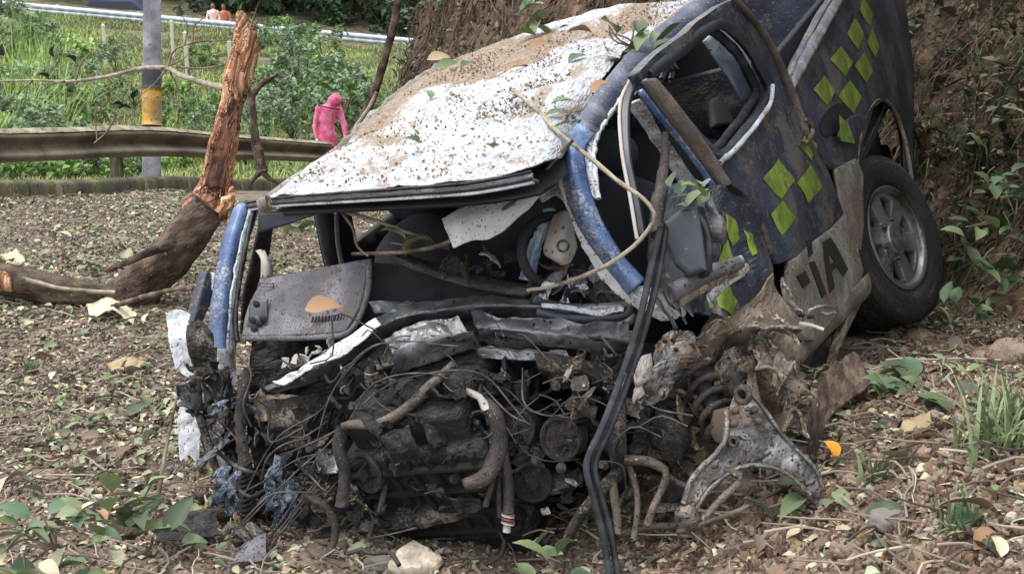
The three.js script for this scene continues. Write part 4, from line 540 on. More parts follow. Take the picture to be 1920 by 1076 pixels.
{ // fuel flap
  const c = [1560, 232], el = (rx, ry, x, y) => [...Array(18).keys()].map((i) => { const a = i / 18 * PI * 2; return [x + Math.cos(a) * rx - Math.sin(a) * ry * 0.45, y + Math.sin(a) * ry]; });
  T('painted_fuel_hollow', plate(sp2(el(24, 32, 1556, 226)), [], (a, b, o) => sideFn(a, b, o - 0.007), 0.002), M.interior, bed); const fl = T('fuel_flap', plate(sp2(el(22, 26, 1572, 246)), [], (a, b, o) => sideFn(a, b, o + 0.03), 0.008), M.navy, bed); T('green_patch', plate(sp2([[1545, 222], [1560, 240], [1572, 275], [1548, 270]]), [], (a, b, o) => sideFn(a, b, o + 0.034), 0.002), M.green, fl);  // flat black oval on the skin paints the shaded fuel hollow
}
T('rail_hole', tube(xs2([[1512, 222], [1524, 240], [1518, 262], [1506, 270]], 0.85), 0.01, { rad: 7 }), M.tornMud);
T('cab_rear_edge', tube(xs2([[1376, -4], [1410, 32], [1456, 104], [1490, 186], [1514, 262], [1545, 330]], 0.83), [0.01, 0.014, 0.014, 0.02, 0.014], { rad: 8, rough: 0.12, flat: 0.6 }), M.dusty);
// cab shell inside
T('cab_rear_wall', plate([[-0.76, -1.25], [0.76, -1.25], [0.7, -0.42], [0.62, -0.02], [-0.6, -0.02], [-0.72, -0.42]], [], (a, b, o) => v3(a, b, -1.42 + o), 0.03), M.interior);
T('cab_floor', rbox(0, -1.22, -0.6, 1.5, 0.05, 1.9), M.interior); T('far_cab_side', plate([[-1.4, -1.2], [-0.42, -1.2], [-0.42, -0.06], [-1.4, -0.06]], [[[-1.28, -0.4], [-0.6, -0.4], [-0.6, -0.13], [-1.28, -0.13]]], (a, b, o) => v3(-0.74 + o + Math.max(0, b + 0.4) * 0.25, b, a), 0.04), M.interior);
T('near_sill_inner', rbox(0.68, -1.0, -0.5, 0.06, 0.5, 1.8), M.interior);
const bp = T('b_pillar_far', tube([v3(-0.6, -0.03, -0.36), v3(-0.66, -0.3, -0.36), v3(-0.72, -0.6, -0.36)], 0.045, { rad: 8, flat: 0.6 }), M.darkPlastic); T('belt_strap', tube(zs2([[630, 398, -0.3], [632, 450, -0.3], [640, 496, -0.3]]), 0.014, { rad: 6, flat: 0.3 }), M.palePlastic, bp);
for (const x of [-0.36, 0.36]) { const s = T('seat_back', lump(0.26, x + 2, [1, 1.2, 0.4], 3, 0.18).translate(x, -0.62, -0.45), M.seat); T('headrest', lump(0.11, x, [1.15, 0.8, 0.5], 3, 0.1).translate(x, -0.26, -0.52), M.seat, s); T('seat_cushion', lump(0.28, x + 4, [1, 0.4, 1], 3, 0.15).translate(x, -0.95, -0.2), M.seat, s); }
T('rear_bench', lump(0.45, 3, [1.4, 0.75, 0.35], 3, 0.12).translate(0, -0.7, -1.2), M.seat);
T('white_window_panel', sheet([xs2([[1322, 76], [1350, 54], [1374, 62]], 0.7), xs2([[1352, 122], [1384, 104], [1408, 124]], 0.7), xs2([[1396, 192], [1416, 172], [1420, 184]], 0.7)], { nu: 14, nv: 14, t: 0.01, cr: 0.006 }), M.cloth, truck);
T('grab_handle', tube(xs2([[1240, 150], [1252, 128], [1262, 132], [1258, 150]], 0.6), 0.01, { rad: 6 }), M.darkPlastic); T('belt_buckle', merge([rbox(0, 0, 0, 0.1, 0.03, 0.02)]).rotateZ(0.3).translate(...vx(1345, 166, 0.45).toArray()), M.palePlastic);
T('seat_side', sheet([xs2([[1330, 190], [1362, 180], [1384, 220]], 0.5), xs2([[1336, 240], [1370, 240], [1388, 260]], 0.55)], { nu: 10, nv: 8, t: 0.02 }), M.seat);
// ---- rear wheel
{
  const hub = vx(1644, 456, 0.74), Rw = 0.375; const rot = new THREE.Matrix4().makeRotationFromEuler(new THREE.Euler(0, -0.24, 0.2)); const mv = (G) => G.applyMatrix4(rot).translate(hub.x, hub.y, hub.z);
  const prof = [[0.22, -0.1], [0.27, -0.125], [0.33, -0.13], [0.372, -0.11], [Rw, -0.07], [Rw, 0.07], [0.372, 0.11], [0.33, 0.128], [0.27, 0.12], [0.225, 0.1], [0.22, -0.1]].map(([r, x]) => new THREE.Vector2(r, x));
  const lugs = []; for (let i = 0; i < 46; i++) for (const s of [-1, 0, 1]) lugs.push(rbox(Rw, s * 0.07, 0, 0.012, 0.05, 0.03, 0.004).rotateY((i + (s ? 0 : 0.5)) / 46 * PI * 2));
  const wh = T('rear_wheel', mv(merge([new THREE.LatheGeometry(prof, 72), ...lugs]).rotateZ(-PI / 2)), M.tyre, truck, 'muddy off road tyre on a silver spoked rim'); wh.name = 'rear_wheel';
  const bar = [[0.235, 0.11], [0.225, 0.118], [0.21, 0.1], [0.2, 0.05], [0.2, -0.1], [0.21, -0.1], [0.215, 0.05], [0.235, 0.11]].map(([r, x]) => new THREE.Vector2(r, x)); T('rim_ring', mv(new THREE.LatheGeometry(bar, 60).rotateZ(-PI / 2)), M.rim, wh);
  const S = new THREE.Shape(); S.absarc(0, 0, 0.206, 0, PI * 2); for (let i = 0; i < 6; i++) { const a = i * PI / 3, H = new THREE.Path(), w = 0.3; for (const [k, r, da] of [[0, 0.1, -w * 0.75], [1, 0.19, -w], [1, 0.197, 0], [1, 0.19, w], [1, 0.1, w * 0.75], [1, 0.092, 0]]) { const x = Math.cos(a + da) * r, y = Math.sin(a + da) * r; k ? H.lineTo(x, y) : H.moveTo(x, y); } S.holes.push(H); }
  T('spoke_disc', mv(new THREE.ExtrudeGeometry(S, { depth: 0.02, bevelSize: 0.006, bevelThickness: 0.01, bevelSegments: 2, curveSegments: 40 }).rotateY(PI / 2).translate(0.055, 0, 0)), M.rim, wh); T('wheel_back', mv(new THREE.CylinderGeometry(0.2, 0.2, 0.02, 40).rotateZ(PI / 2).translate(-0.03, 0, 0)), M.burnt, wh);
  T('hub_cap', mv(new THREE.LatheGeometry([[0.075, 0.06], [0.072, 0.1], [0.06, 0.112], [0.03, 0.118], [0, 0.12]].map(([r, y]) => new THREE.Vector2(r, y)), 30).rotateZ(-PI / 2)), M.rim, wh); for (let i = 0; i < 6; i++) T('lug_nut', mv(new THREE.CylinderGeometry(0.011, 0.011, 0.03, 6).rotateZ(PI / 2).translate(0.09, Math.cos(i * 1.047 + 0.5) * 0.088, Math.sin(i * 1.047 + 0.5) * 0.088)), M.steel, wh);
}
T('frame_rail', sheet([ds([[1612, 560, 4.7], [1582, 640, 4.4], [1556, 705, 4.2]]), ds([[1582, 600, 4.6], [1552, 668, 4.3], [1536, 715, 4.2]])], { nu: 24, nv: 8, t: 0.03, cr: 0.006 }), M.tornMud); T('underbody', rbox(0, -1.32, -1.7, 1.3, 0.12, 3.4, 0.03), M.burnt); T('rear_axle', tube([v3(-0.8, -1.3, -2.35), v3(0.75, -1.3, -2.35)], 0.06, { rad: 10 }), M.burnt);
T('far_rear_wheel', new THREE.TorusGeometry(0.27, 0.11, 12, 36).rotateY(PI / 2).translate(-0.78, -1.3, -2.35), M.tyre);
// ---- front door remains, mirror, bars
const fdGeo = sheet([xs2([[1318, 352, 0.86], [1352, 338, 0.88], [1392, 372, 0.86], [1424, 420, 0.83]]), xs2([[1308, 420, 0.84], [1350, 430, 0.92], [1398, 440, 0.84], [1440, 490, 0.82]]), xs2([[1300, 500, 0.82], [1345, 505, 0.88], [1398, 515, 0.92], [1452, 545, 0.82]]), xs2([[1322, 585, 0.84], [1362, 596, 0.9], [1412, 590, 0.84], [1466, 610, 0.83]])], { nu: 36, nv: 36, t: 0.006, cr: 0.03, cf: 6, ragged: 0.5 }), fdRay = new THREE.Mesh(fdGeo.clone(), new THREE.MeshBasicMaterial({ side: THREE.DoubleSide })), ray = new THREE.Raycaster(), onDoor = (a, b, o) => { ray.set(v3(2, b, a), v3(-1, 0, 0)); const h = ray.intersectObject(fdRay)[0]; return v3((h ? h.point.x : 0.84) + 0.004 + o, b, a); };
const fd = T('front_door', fdGeo, M.navy, truck, 'crumpled navy front door skin with torn green patches');
for (const q of [[[1336, 462], [1350, 452], [1368, 492], [1352, 504], [1340, 490]], [[1356, 536], [1382, 566], [1362, 594], [1336, 562]], [[1366, 402], [1382, 410], [1392, 446], [1374, 462], [1362, 430]], [[1402, 430], [1418, 440], [1424, 470], [1408, 480]]]) T('green_patch', plate(q.map(([x, y]) => { const p = vx(x, y, 0.88); return [p.z, p.y]; }), [], onDoor, 0.002, 0.012), M.green, fd);
T('door_frame_strip', sheet([ds([[1185, 148, 2.98], [1166, 190, 2.93], [1168, 280, 2.86], [1184, 370, 2.8], [1196, 446, 2.76]]), ds([[1206, 140, 2.98], [1184, 190, 2.92], [1182, 280, 2.85], [1198, 370, 2.79], [1212, 442, 2.75]])], { nu: 40, nv: 5, t: 0.012, cr: 0.004 }), M.darkPlastic, truck); T('strip_edge', tube(ds([[1184, 146, 2.97], [1164, 190, 2.92], [1166, 280, 2.85], [1182, 370, 2.79], [1195, 448, 2.75]]), 0.005, { rad: 6 }), M.palePlastic);
{
  const k = 2.72 / FOCAL, G = bevelBox([[1262, 422], [1288, 404], [1306, 402], [1314, 440], [1320, 500], [1300, 506], [1282, 492], [1266, 456]].map(([x, y]) => [(x - 1290) * k, (452 - y) * k]), 0.05, 0.016); G.translate(0, 0, -0.025).rotateY(-0.35).rotateX(-PITCH).translate(...at(1290, 452, 2.72).toArray()).applyMatrix4(VI); const m = T('side_mirror', G, M.darkPlastic, truck, 'dark grey door mirror housing hanging by the door'); T('mirror_rim', tube(ds([[1308, 396, 2.69], [1326, 430, 2.67], [1332, 474, 2.67], [1326, 512, 2.69], [1312, 512, 2.72], [1304, 460, 2.72], [1300, 410, 2.71]]), 0.008, { rad: 6, seg: 40 }), M.rubber, m); T('mirror_arm', tube(ds([[1262, 420, 2.78], [1240, 440, 2.8], [1226, 436, 2.82]]), [0.02, 0.014], { rad: 8 }), M.darkPlastic, m);
}
for (const [a, b, w, m] of [[[1256, 552, 2.68], [1392, 490, 2.8], 0.024, M.steel], [[1268, 566, 2.7], [1402, 502, 2.84], 0.018, M.tornMud], [[1330, 560, 2.78], [1395, 512, 2.86], 0.012, M.white]]) { const p = vd(...a), q = vd(...b); T('door_beam', tube([p, p.clone().lerp(q, 0.5).add(v3(0, 0.006, 0)), q], [w, w * 0.85, w * 0.7], { rad: 8, flat: 0.6, seg: 20, rough: 0.18 }), m); }
for (let i = 0; i < 6; i++) { const x = rr(1212, 1270), y = rr(540, 565), k = rr(30, 60); T('torn_strip', tube(ds([[x, y, 2.8], [x + k * rr(0.2, 0.6), y + k * 0.5, 2.78], [x + k * rr(0.5, 1), y + k, 2.77]]), [0.012, 0.009, 0.004], { rad: 6, flat: 0.35, rough: 0.4 }), pick([M.steel, M.darkPlastic, M.dusty])); }
T('inner_door_panel', sheet([ds([[1225, 360, 3], [1290, 340, 3.05], [1325, 360, 3.05]]), ds([[1220, 470, 2.9], [1280, 470, 2.92], [1320, 470, 2.95]]), ds([[1228, 560, 2.86], [1290, 575, 2.86], [1340, 590, 2.9]])], { nu: 16, nv: 20, t: 0.01, cr: 0.02, cf: 8 }), M.darkPlastic);
T('black_door_post', tube(ds([[1248, 250, 3.0], [1244, 320, 2.88], [1236, 380, 2.76], [1232, 440, 2.68]]), [0.008, 0.012, 0.017, 0.015], { rad: 8, rough: 0.4 }), M.hose);
// ---- dashboard and cabin front
const dash = T('dash_panel', sheet([ds([[498, 524, 3.42], [560, 512, 3.38], [630, 498, 3.34], [692, 486, 3.3]]), ds([[478, 552, 3.4], [548, 545, 3.36], [622, 538, 3.32], [688, 530, 3.28]]), ds([[462, 590, 3.36], [536, 588, 3.32], [606, 584, 3.28], [676, 578, 3.24]]), ds([[455, 632, 3.32], [528, 632, 3.28], [590, 630, 3.24], [650, 624, 3.21]])], { nu: 40, nv: 30, t: 0.016, cr: 0.004, cf: 6 }), M.plastic, truck, 'dusty grey torn off dashboard panel');
T('dash_lip', tube(ds([[455, 634, 3.32], [528, 634, 3.28], [590, 632, 3.24], [652, 624, 3.2], [676, 590, 3.22], [690, 540, 3.26], [692, 488, 3.3]]), 0.009, { rad: 7, seg: 50 }), M.plastic, dash); T('dash_recess', sheet([ds([[468, 562, 3.36], [500, 560, 3.34]]), ds([[464, 612, 3.325], [500, 610, 3.31]])], { nu: 8, nv: 8, t: 0.006, cr: 0.006 }), M.darkPlastic, dash);
for (const [x, y] of [[472, 600], [484, 606], [492, 598], [476, 616], [480, 570]]) T('dash_hole', lump(0.012, x, [1, 1, 0.5], 2, 0.2).translate(...vd(x, y, 3.31).toArray()), M.interior, dash);
T('dash_slot', plate([[0, 0], [0.06, 0], [0.06, 0.012], [0, 0.012]], [[[0.004, 0.003], [0.056, 0.003], [0.056, 0.009], [0.004, 0.009]]], (a, b, o) => vd(483 + a * 500, 538 - b * 600, 3.375 - o), 0.004), M.darkPlastic, dash);
for (let i = 0; i < 13; i++) { const x = 586 + i * 6; T('vent_slot', tube(ds([[x, 594 - i * 0.4, 3.262 - i * 0.002], [x - 2.5, 604 - i * 0.5, 3.252 - i * 0.002]]), 0.0028, { rad: 5 }), M.interior, dash); }
T('speaker_pod', sheet([ds([[478, 470, 3.5], [492, 468, 3.48], [500, 482, 3.52]]), ds([[488, 486, 3.46], [500, 490, 3.46], [509, 502, 3.5]]), ds([[488, 524, 3.46], [500, 522, 3.46], [510, 520, 3.48]])], { nu: 14, nv: 14, t: 0.012, cr: 0.006 }), M.palePlastic);
T('dash_ridge', sheet([ds([[742, 470, 3.25], [830, 498, 3.18], [920, 520, 3.1], [1000, 536, 3.02]]), ds([[735, 482, 3.2], [826, 512, 3.13], [914, 534, 3.05], [996, 546, 2.98]]), ds([[740, 492, 3.2], [826, 524, 3.12], [912, 546, 3.04], [985, 556, 2.98]])], { nu: 40, nv: 12, t: 0.012, cr: 0.008, cf: 8 }), M.hose, truck, 'brown dust covered dashboard ridge');
T('dash_body', sheet([ds([[692, 492, 3.34], [800, 500, 3.3], [980, 545, 3.1], [1130, 545, 3.0]]), ds([[690, 560, 3.3], [800, 560, 3.3], [980, 575, 3.12], [1150, 575, 3.0]]), ds([[650, 640, 3.3], [800, 620, 3.3], [980, 610, 3.15], [1160, 600, 3.0]])], { nu: 30, nv: 24, t: 0.012, cr: 0.02, cf: 6 }), M.interior);
const hang = T('hanging_lining', sheet([ds([[1014, 352, 2.86], [1012, 366, 2.85], [998, 384, 2.84]]), ds([[930, 366, 2.88], [936, 392, 2.85], [922, 446, 2.84]]), ds([[872, 382, 2.92], [866, 412, 2.9], [882, 452, 2.88]]), ds([[826, 410, 2.96], [836, 432, 2.94], [850, 466, 2.92]])], { nu: 30, nv: 24, t: 0.005, cr: 0.01, cf: 9, ragged: 0.3 }), M.lining, truck, 'torn white roof lining hanging behind the windscreen opening');
T('airbag_cloth', sheet([ds([[1018, 388, 3.05], [1038, 386, 3.04], [1050, 400, 3.03]]), ds([[996, 430, 3.03], [1014, 436, 3], [1034, 440, 3.02]]), ds([[978, 480, 3.02], [998, 470, 2.98], [1020, 482, 3]]), ds([[968, 520, 3.0], [992, 526, 2.97], [1014, 528, 3]])], { nu: 24, nv: 34, t: 0.003, cr: 0.02, cf: 12, ragged: 0.6, fine: 0.006 }), M.cloth, truck, 'limp blue white airbag cloth'); 
{ const c = T('steering_cover', sheet([ds([[1040, 402, 3], [1062, 396, 2.98], [1072, 410, 3]]), ds([[1026, 446, 2.98], [1052, 444, 2.94], [1078, 452, 2.97]]), ds([[1022, 474, 2.98], [1050, 480, 2.94], [1080, 462, 2.97]]), ds([[1046, 488, 2.98], [1056, 496, 2.96], [1062, 502, 2.97]])], { nu: 16, nv: 24, t: 0.01, cr: 0.004 }), M.palePlastic, truck, 'pale grey steering wheel cover with round badge'); T('round_badge', new THREE.TorusGeometry(0.014, 0.003, 8, 28).rotateY(0.5).translate(...vd(1056, 461, 2.925).toArray()), M.steel, c); T('steering_rim', tube([...Array(15).keys()].map((i) => { const a = i / 14 * 4.4 + 0.4; return vd(1040 + Math.cos(a) * 62, 470 + Math.sin(a) * 66, 3.02 + 0.05 * Math.cos(a)); }), 0.013, { rad: 8, seg: 50 }), M.interior, c); }
for (let i = 0; i < 26; i++) T('dash_fragment', scrap(vd(rr(1000, 1160), rr(500, 575), 2.98 + rr(-0.04, 0.04)), rr(0.015, 0.045), i), pick([M.darkPlastic, M.interior, M.plastic, M.white, M.hose]));
for (let i = 0; i < 10; i++) T('dash_fragment', scrap(vd(rr(820, 960), rr(470, 530), 3.1 + rr(-0.04, 0.04)), rr(0.015, 0.035), i + 30), pick([M.darkPlastic, M.interior, M.hose, M.palePlastic]));
for (let i = 0; i < 14; i++) T('white_fragment', scrap(vd(530 + i * 8 + rr(-5, 5), 690 - i * 3 + rr(-14, 10), 3.2), rr(0.008, 0.02), i), M.palePlastic);
// ---- cowl, firewall
const fw = T('firewall', sheet([ds([[470, 640, 3.45], [640, 630, 3.4], [860, 600, 3.3], [1040, 600, 3.15], [1200, 600, 3.0]]), ds([[460, 760, 3.5], [640, 740, 3.45], [860, 700, 3.35], [1040, 700, 3.25], [1200, 700, 3.1]]), ds([[480, 960, 3.6], [640, 960, 3.6], [860, 950, 3.5], [1040, 940, 3.4], [1230, 930, 3.25]])], { nu: 50, nv: 36, t: 0.008, cr: 0.05, cf: 5 }), M.burnt);
T('cowl_edge', sheet([ds([[492, 722, 3.2], [560, 690, 3.18], [640, 640, 3.15], [712, 586, 3.12], [800, 566, 3.1], [900, 556, 3.06], [1010, 560, 3.0]]), ds([[500, 732, 3.16], [568, 704, 3.13], [650, 656, 3.1], [722, 606, 3.07], [806, 586, 3.05], [905, 574, 3.01], [1015, 575, 2.96]]), ds([[520, 740, 3.2], [590, 716, 3.17], [670, 672, 3.14], [742, 640, 3.12], [820, 610, 3.1], [910, 596, 3.06], [1020, 596, 3.0]])], { nu: 70, nv: 16, t: 0.005, cr: 0.012, cf: 8 }), M.steel, fw);
T('cowl_lit_flange', sheet([ds([[510, 716, 3.17], [560, 692, 3.15], [620, 650, 3.12], [700, 592, 3.08]]), ds([[528, 722, 3.12], [582, 694, 3.1], [650, 658, 3.07], [712, 606, 3.05]])], { nu: 40, nv: 10, t: 0.004, cr: 0.01, cf: 14, ragged: 0.4 }), M.white, fw);  // pale metal flange; the white also paints the light on its edge
for (const [y0, r, m] of [[572, 0.014, M.steel], [590, 0.018, M.darkPlastic], [606, 0.014, M.steel]]) T('cowl_rib', tube(ds([[1010, y0 - 6, 2.98], [1060, y0 + 6, 2.95], [1120, y0 + 6, 2.92], [1172, y0, 2.9], [1188, y0 - 20, 2.9]]), r, { rad: 8, seg: 40, rough: 0.2, fs: 20 }), m, fw);
T('torn_cowl_edge', sheet([ds([[1012, 566, 2.96], [1060, 572, 2.93], [1120, 578, 2.9], [1170, 570, 2.88]]), ds([[1014, 574, 2.95], [1060, 582, 2.92], [1120, 588, 2.89], [1170, 582, 2.87]])], { nu: 40, nv: 6, t: 0.004, cr: 0.01, cf: 26, ragged: 0.7 }), M.white, fw);
for (const [rows, m, sd] of [[[[[640, 690, 3.12], [760, 640, 3.1], [900, 620, 3.04]], [[690, 700, 3.05], [800, 668, 3.02], [920, 650, 2.98]], [[720, 720, 3.1], [830, 700, 3.08], [940, 690, 3.02]]], M.burntBrown, 2], [[[[850, 600, 3.05], [960, 610, 3.0], [1090, 620, 2.92]], [[860, 640, 3.0], [970, 645, 2.94], [1100, 650, 2.88]], [[880, 680, 3.05], [990, 690, 2.98], [1110, 690, 2.92]]], M.burnt, 5], [[[[880, 640, 2.96], [960, 650, 2.92], [1060, 655, 2.88]], [[890, 662, 2.94], [970, 668, 2.9], [1070, 672, 2.87]]], M.steel, 9], [[[[490, 750, 3.2], [560, 740, 3.18], [630, 730, 3.2]], [[500, 810, 3.15], [560, 800, 3.12], [620, 800, 3.18]], [[510, 860, 3.2], [560, 850, 3.18], [610, 850, 3.2]]], M.burntBrown, 12], [[[[1060, 620, 2.95], [1130, 610, 2.9], [1180, 620, 2.86]], [[1070, 680, 2.93], [1130, 670, 2.88], [1180, 670, 2.85]]], M.tornMud, 15]]) T('crumpled_plate', sheet(rows.map((r) => ds(r)), { nu: 26, nv: 22, t: 0.005, cr: 0.03, cf: 7, ragged: 0.4, sd }), m, fw);
for (const [rows, m, sd] of [[[[[720, 640, 3.02], [780, 604, 3.0], [860, 592, 2.98]], [[740, 668, 2.98], [800, 634, 2.95], [880, 622, 2.92]], [[730, 700, 3.02], [810, 676, 2.99], [900, 656, 2.95]]], M.steel, 21], [[[[880, 580, 2.98], [980, 590, 2.94], [1090, 600, 2.88], [1180, 604, 2.82]], [[890, 614, 2.92], [990, 622, 2.88], [1095, 630, 2.83], [1185, 640, 2.79]], [[900, 634, 2.95], [1000, 650, 2.91], [1100, 664, 2.86], [1180, 676, 2.82]]], M.steel, 25], [[[[690, 566, 3.12], [760, 562, 3.1], [860, 566, 3.06]], [[700, 586, 3.1], [770, 580, 3.08], [870, 580, 3.04]]], M.darkPlastic, 29], [[[[1000, 660, 2.86], [1070, 668, 2.82], [1150, 690, 2.78]], [[1010, 690, 2.84], [1080, 700, 2.8], [1150, 720, 2.77]], [[1030, 720, 2.87], [1090, 726, 2.84], [1150, 746, 2.8]]], M.burntBrown, 33], [[[[470, 745, 3.24], [520, 735, 3.22], [570, 745, 3.2]], [[476, 790, 3.2], [520, 780, 3.16], [575, 790, 3.16]]], M.tornMud, 37]]) T('torn_sheet_metal', sheet(rows.map((r) => ds(r)), { nu: 40, nv: 20, t: 0.004, cr: 0.022, cf: 9, ragged: 0.5, sd }), m, fw);
// ---- engine
const E0 = vd(860, 850, 3.12);
const eng = T('engine_block', merge([rbox(0, 0, 0, 0.44, 0.34, 0.34, 0.03), rbox(0, 0.2, -0.02, 0.36, 0.1, 0.3, 0.02), rbox(-0.02, -0.22, 0, 0.36, 0.12, 0.28, 0.03), ...[...Array(7).keys()].map((i) => rbox(-0.2 + i * 0.065, 0.02, 0.17, 0.014, 0.28, 0.03, 0.004)), ...[...Array(4).keys()].map((i) => rbox(0, -0.1 + i * 0.075, 0.175, 0.42, 0.012, 0.03, 0.004))]).rotateX(0.25).translate(E0.x, E0.y, E0.z), M.burnt, truck, 'burnt black engine block');
for (const [x, y, d, r, m] of [[700, 880, 3.02, 0.05, M.burntBrown], [760, 790, 2.98, 0.055, M.burnt], [830, 800, 2.95, 0.07, M.burnt], [970, 800, 2.92, 0.05, M.burntBrown], [1000, 900, 2.9, 0.045, M.burnt], [1060, 820, 2.86, 0.05, M.burntBrown], [900, 690, 3.0, 0.04, M.burnt], [745, 850, 2.98, 0.03, M.tornMud]]) { const p = vd(x, y, d); const pl = T('pulley', merge([new THREE.CylinderGeometry(r, r, 0.05, 26), new THREE.TorusGeometry(r, r * 0.14, 8, 26).rotateX(PI / 2).translate(0, 0.025, 0), new THREE.CylinderGeometry(r * 0.35, r * 0.3, 0.08, 14)]).rotateX(PI / 2 + rr(-0.5, 0.5)).rotateY(rr(-0.5, 0.5)).translate(p.x, p.y, p.z), m, eng); }
for (let i = 0; i < 28; i++) T('engine_fragment', scrap(vd(rr(690, 930), rr(700, 850), rr(2.86, 2.96)), rr(0.02, 0.055), i + 200, 0.006), M.burnt, eng);
for (let i = 0; i < 64; i++) { const x = rr(600, 1160), y = rr(670, 975), p = vd(x, y, lerp(3.12, 2.82, (x - 600) / 550) + rr(-0.07, 0.07)); T('engine_fragment', scrap(p, rr(0.015, 0.05), i, 0.006), pick([M.burnt, M.burnt, M.burnt, M.burntBrown]), eng); }
for (let i = 0; i < 9; i++) { const y = 872 + i * 10; T('radiator_slat', tube(ds([[690, y + 12 + rr(-3, 3), 3.1], [830, y, 3.02], [960, y - 12 + rr(-4, 4), 2.95], [1010, y - 16, 2.94]]), rr(0.006, 0.011), { rad: 5, rough: 0.4, flat: 0.5 }), i % 3 ? M.burnt : M.burntBrown, eng); }
T('crossmember', sheet([ds([[650, 960, 3.12], [760, 950, 3.05], [900, 925, 2.98], [1060, 890, 2.9]]), ds([[670, 1000, 3.08], [780, 985, 3.0], [910, 955, 2.94], [1070, 915, 2.86]])], { nu: 40, nv: 8, t: 0.02, cr: 0.014, cf: 7 }), M.burntBrown); T('skid_plate', sheet([ds([[480, 1010, 3.25], [760, 985, 3.15], [1080, 940, 3.0]]), ds([[490, 1000, 3.7], [760, 960, 3.7], [1080, 930, 3.6]])], { nu: 24, nv: 12, t: 0.01, cr: 0.03 }), M.burnt);
for (let i = 0; i < 40; i++) { const x = rr(620, 1150), y = rr(690, 960); T('bolt_and_bracket', i % 2 ? scrap(vd(x, y, lerp(3.02, 2.74, (x - 600) / 550)), rr(0.008, 0.02), i + 400, 0.004) : merge([new THREE.CylinderGeometry(0.008, 0.008, 0.02, 6).rotateX(rr(0.8, 2)), new THREE.CylinderGeometry(0.013, 0.013, 0.006, 14).rotateX(rr(0.8, 2))]).translate(...vd(x, y, lerp(3.02, 2.76, (x - 600) / 550)).toArray()), pick([M.steel, M.castMetal, M.paleHose, M.burntBrown]), eng); }
// hoses and pipes
const hoseA = T('hose', tube(ds([[906, 750, 2.86], [928, 780, 2.84], [936, 820, 2.84], [930, 860, 2.83], [908, 895, 2.82], [870, 910, 2.82]]), [0.015, 0.021, 0.023, 0.022, 0.02, 0.016], { rad: 10, seg: 40, rough: 0.15 }), M.hose, truck, 'thick bent brown rubber hose'); T('hose_clip', tube(ds([[858, 728, 2.86], [884, 738, 2.85], [900, 746, 2.85], [912, 770, 2.84]]), [0.007, 0.009, 0.011, 0.012], { rad: 8, rough: 0.35 }), M.palePlastic, hoseA);
const hoseB = T('hose', tube(ds([[938, 820, 2.85], [948, 870, 2.84], [954, 920, 2.84], [953, 962, 2.84]]), [0.012, 0.013, 0.014], { rad: 9 }), M.hose); for (const [y, m] of [[964, M.palePlastic], [970, plain(0x7a3f38, 0.6)], [978, M.palePlastic]]) T('hose_ring', tube(ds([[953, y, 2.84], [952, y + 5, 2.84]]), 0.0165, { rad: 12 }), m, hoseB); T('hose_end', tube(ds([[952, 980, 2.84], [950, 998, 2.84]]), 0.01, { rad: 9 }), M.palePlastic, hoseB);
const hz = [
  [[[640, 800], [670, 794], [700, 798], [750, 775], [800, 730], [852, 682]], [0.01, 0.014, 0.015, 0.014, 0.012], M.paleHose, 2.9], [[[644, 800], [634, 830], [645, 880], [640, 950]], 0.016, M.hose, 2.95], [[[930, 860], [925, 900], [910, 950]], 0.008, M.hose, 2.86], [[[940, 870], [936, 920], [938, 970]], 0.008, M.hose, 2.87],
  [[[570, 930], [610, 950], [628, 985], [620, 1030], [580, 1064]], 0.011, M.hose, 3.0], [[[735, 790], [715, 830], [722, 900], [712, 960]], 0.009, M.hose, 3.02], [[[720, 930], [700, 980], [690, 1016]], 0.008, M.hose, 3.05],
  [[[1150, 690], [1158, 760], [1160, 840], [1166, 880]], [0.02, 0.024, 0.02, 0.022], M.burntBrown, 2.8], [[[1166, 880], [1120, 930], [1080, 980], [1052, 1040]], [0.018, 0.015, 0.012], M.burntBrown, 2.78], [[[1170, 862], [1220, 866], [1250, 885], [1240, 920], [1222, 960], [1214, 985]], [0.012, 0.011, 0.009, 0.01], M.paleHose, 2.76], [[[1180, 870], [1194, 920], [1195, 970], [1188, 1010]], 0.008, M.paleHose, 2.77], [[[1146, 890], [1154, 940], [1160, 1000]], [0.013, 0.009], M.paleHose, 2.77], [[[1236, 870], [1262, 900], [1285, 910]], 0.007, M.paleHose, 2.78],
  [[[1160, 1005], [1210, 990], [1270, 985]], 0.009, M.paleHose, 2.85], [[[1080, 770], [1096, 768], [1118, 772]], 0.017, M.paleHose, 2.84], [[[912, 1058], [940, 1040], [945, 1010], [928, 990]], 0.006, M.hose, 2.98],
];
for (const [l, r, m, d] of hz) T('pipe', tube(ds(l, d), r, { rad: 8, rough: 0.2 }), m);
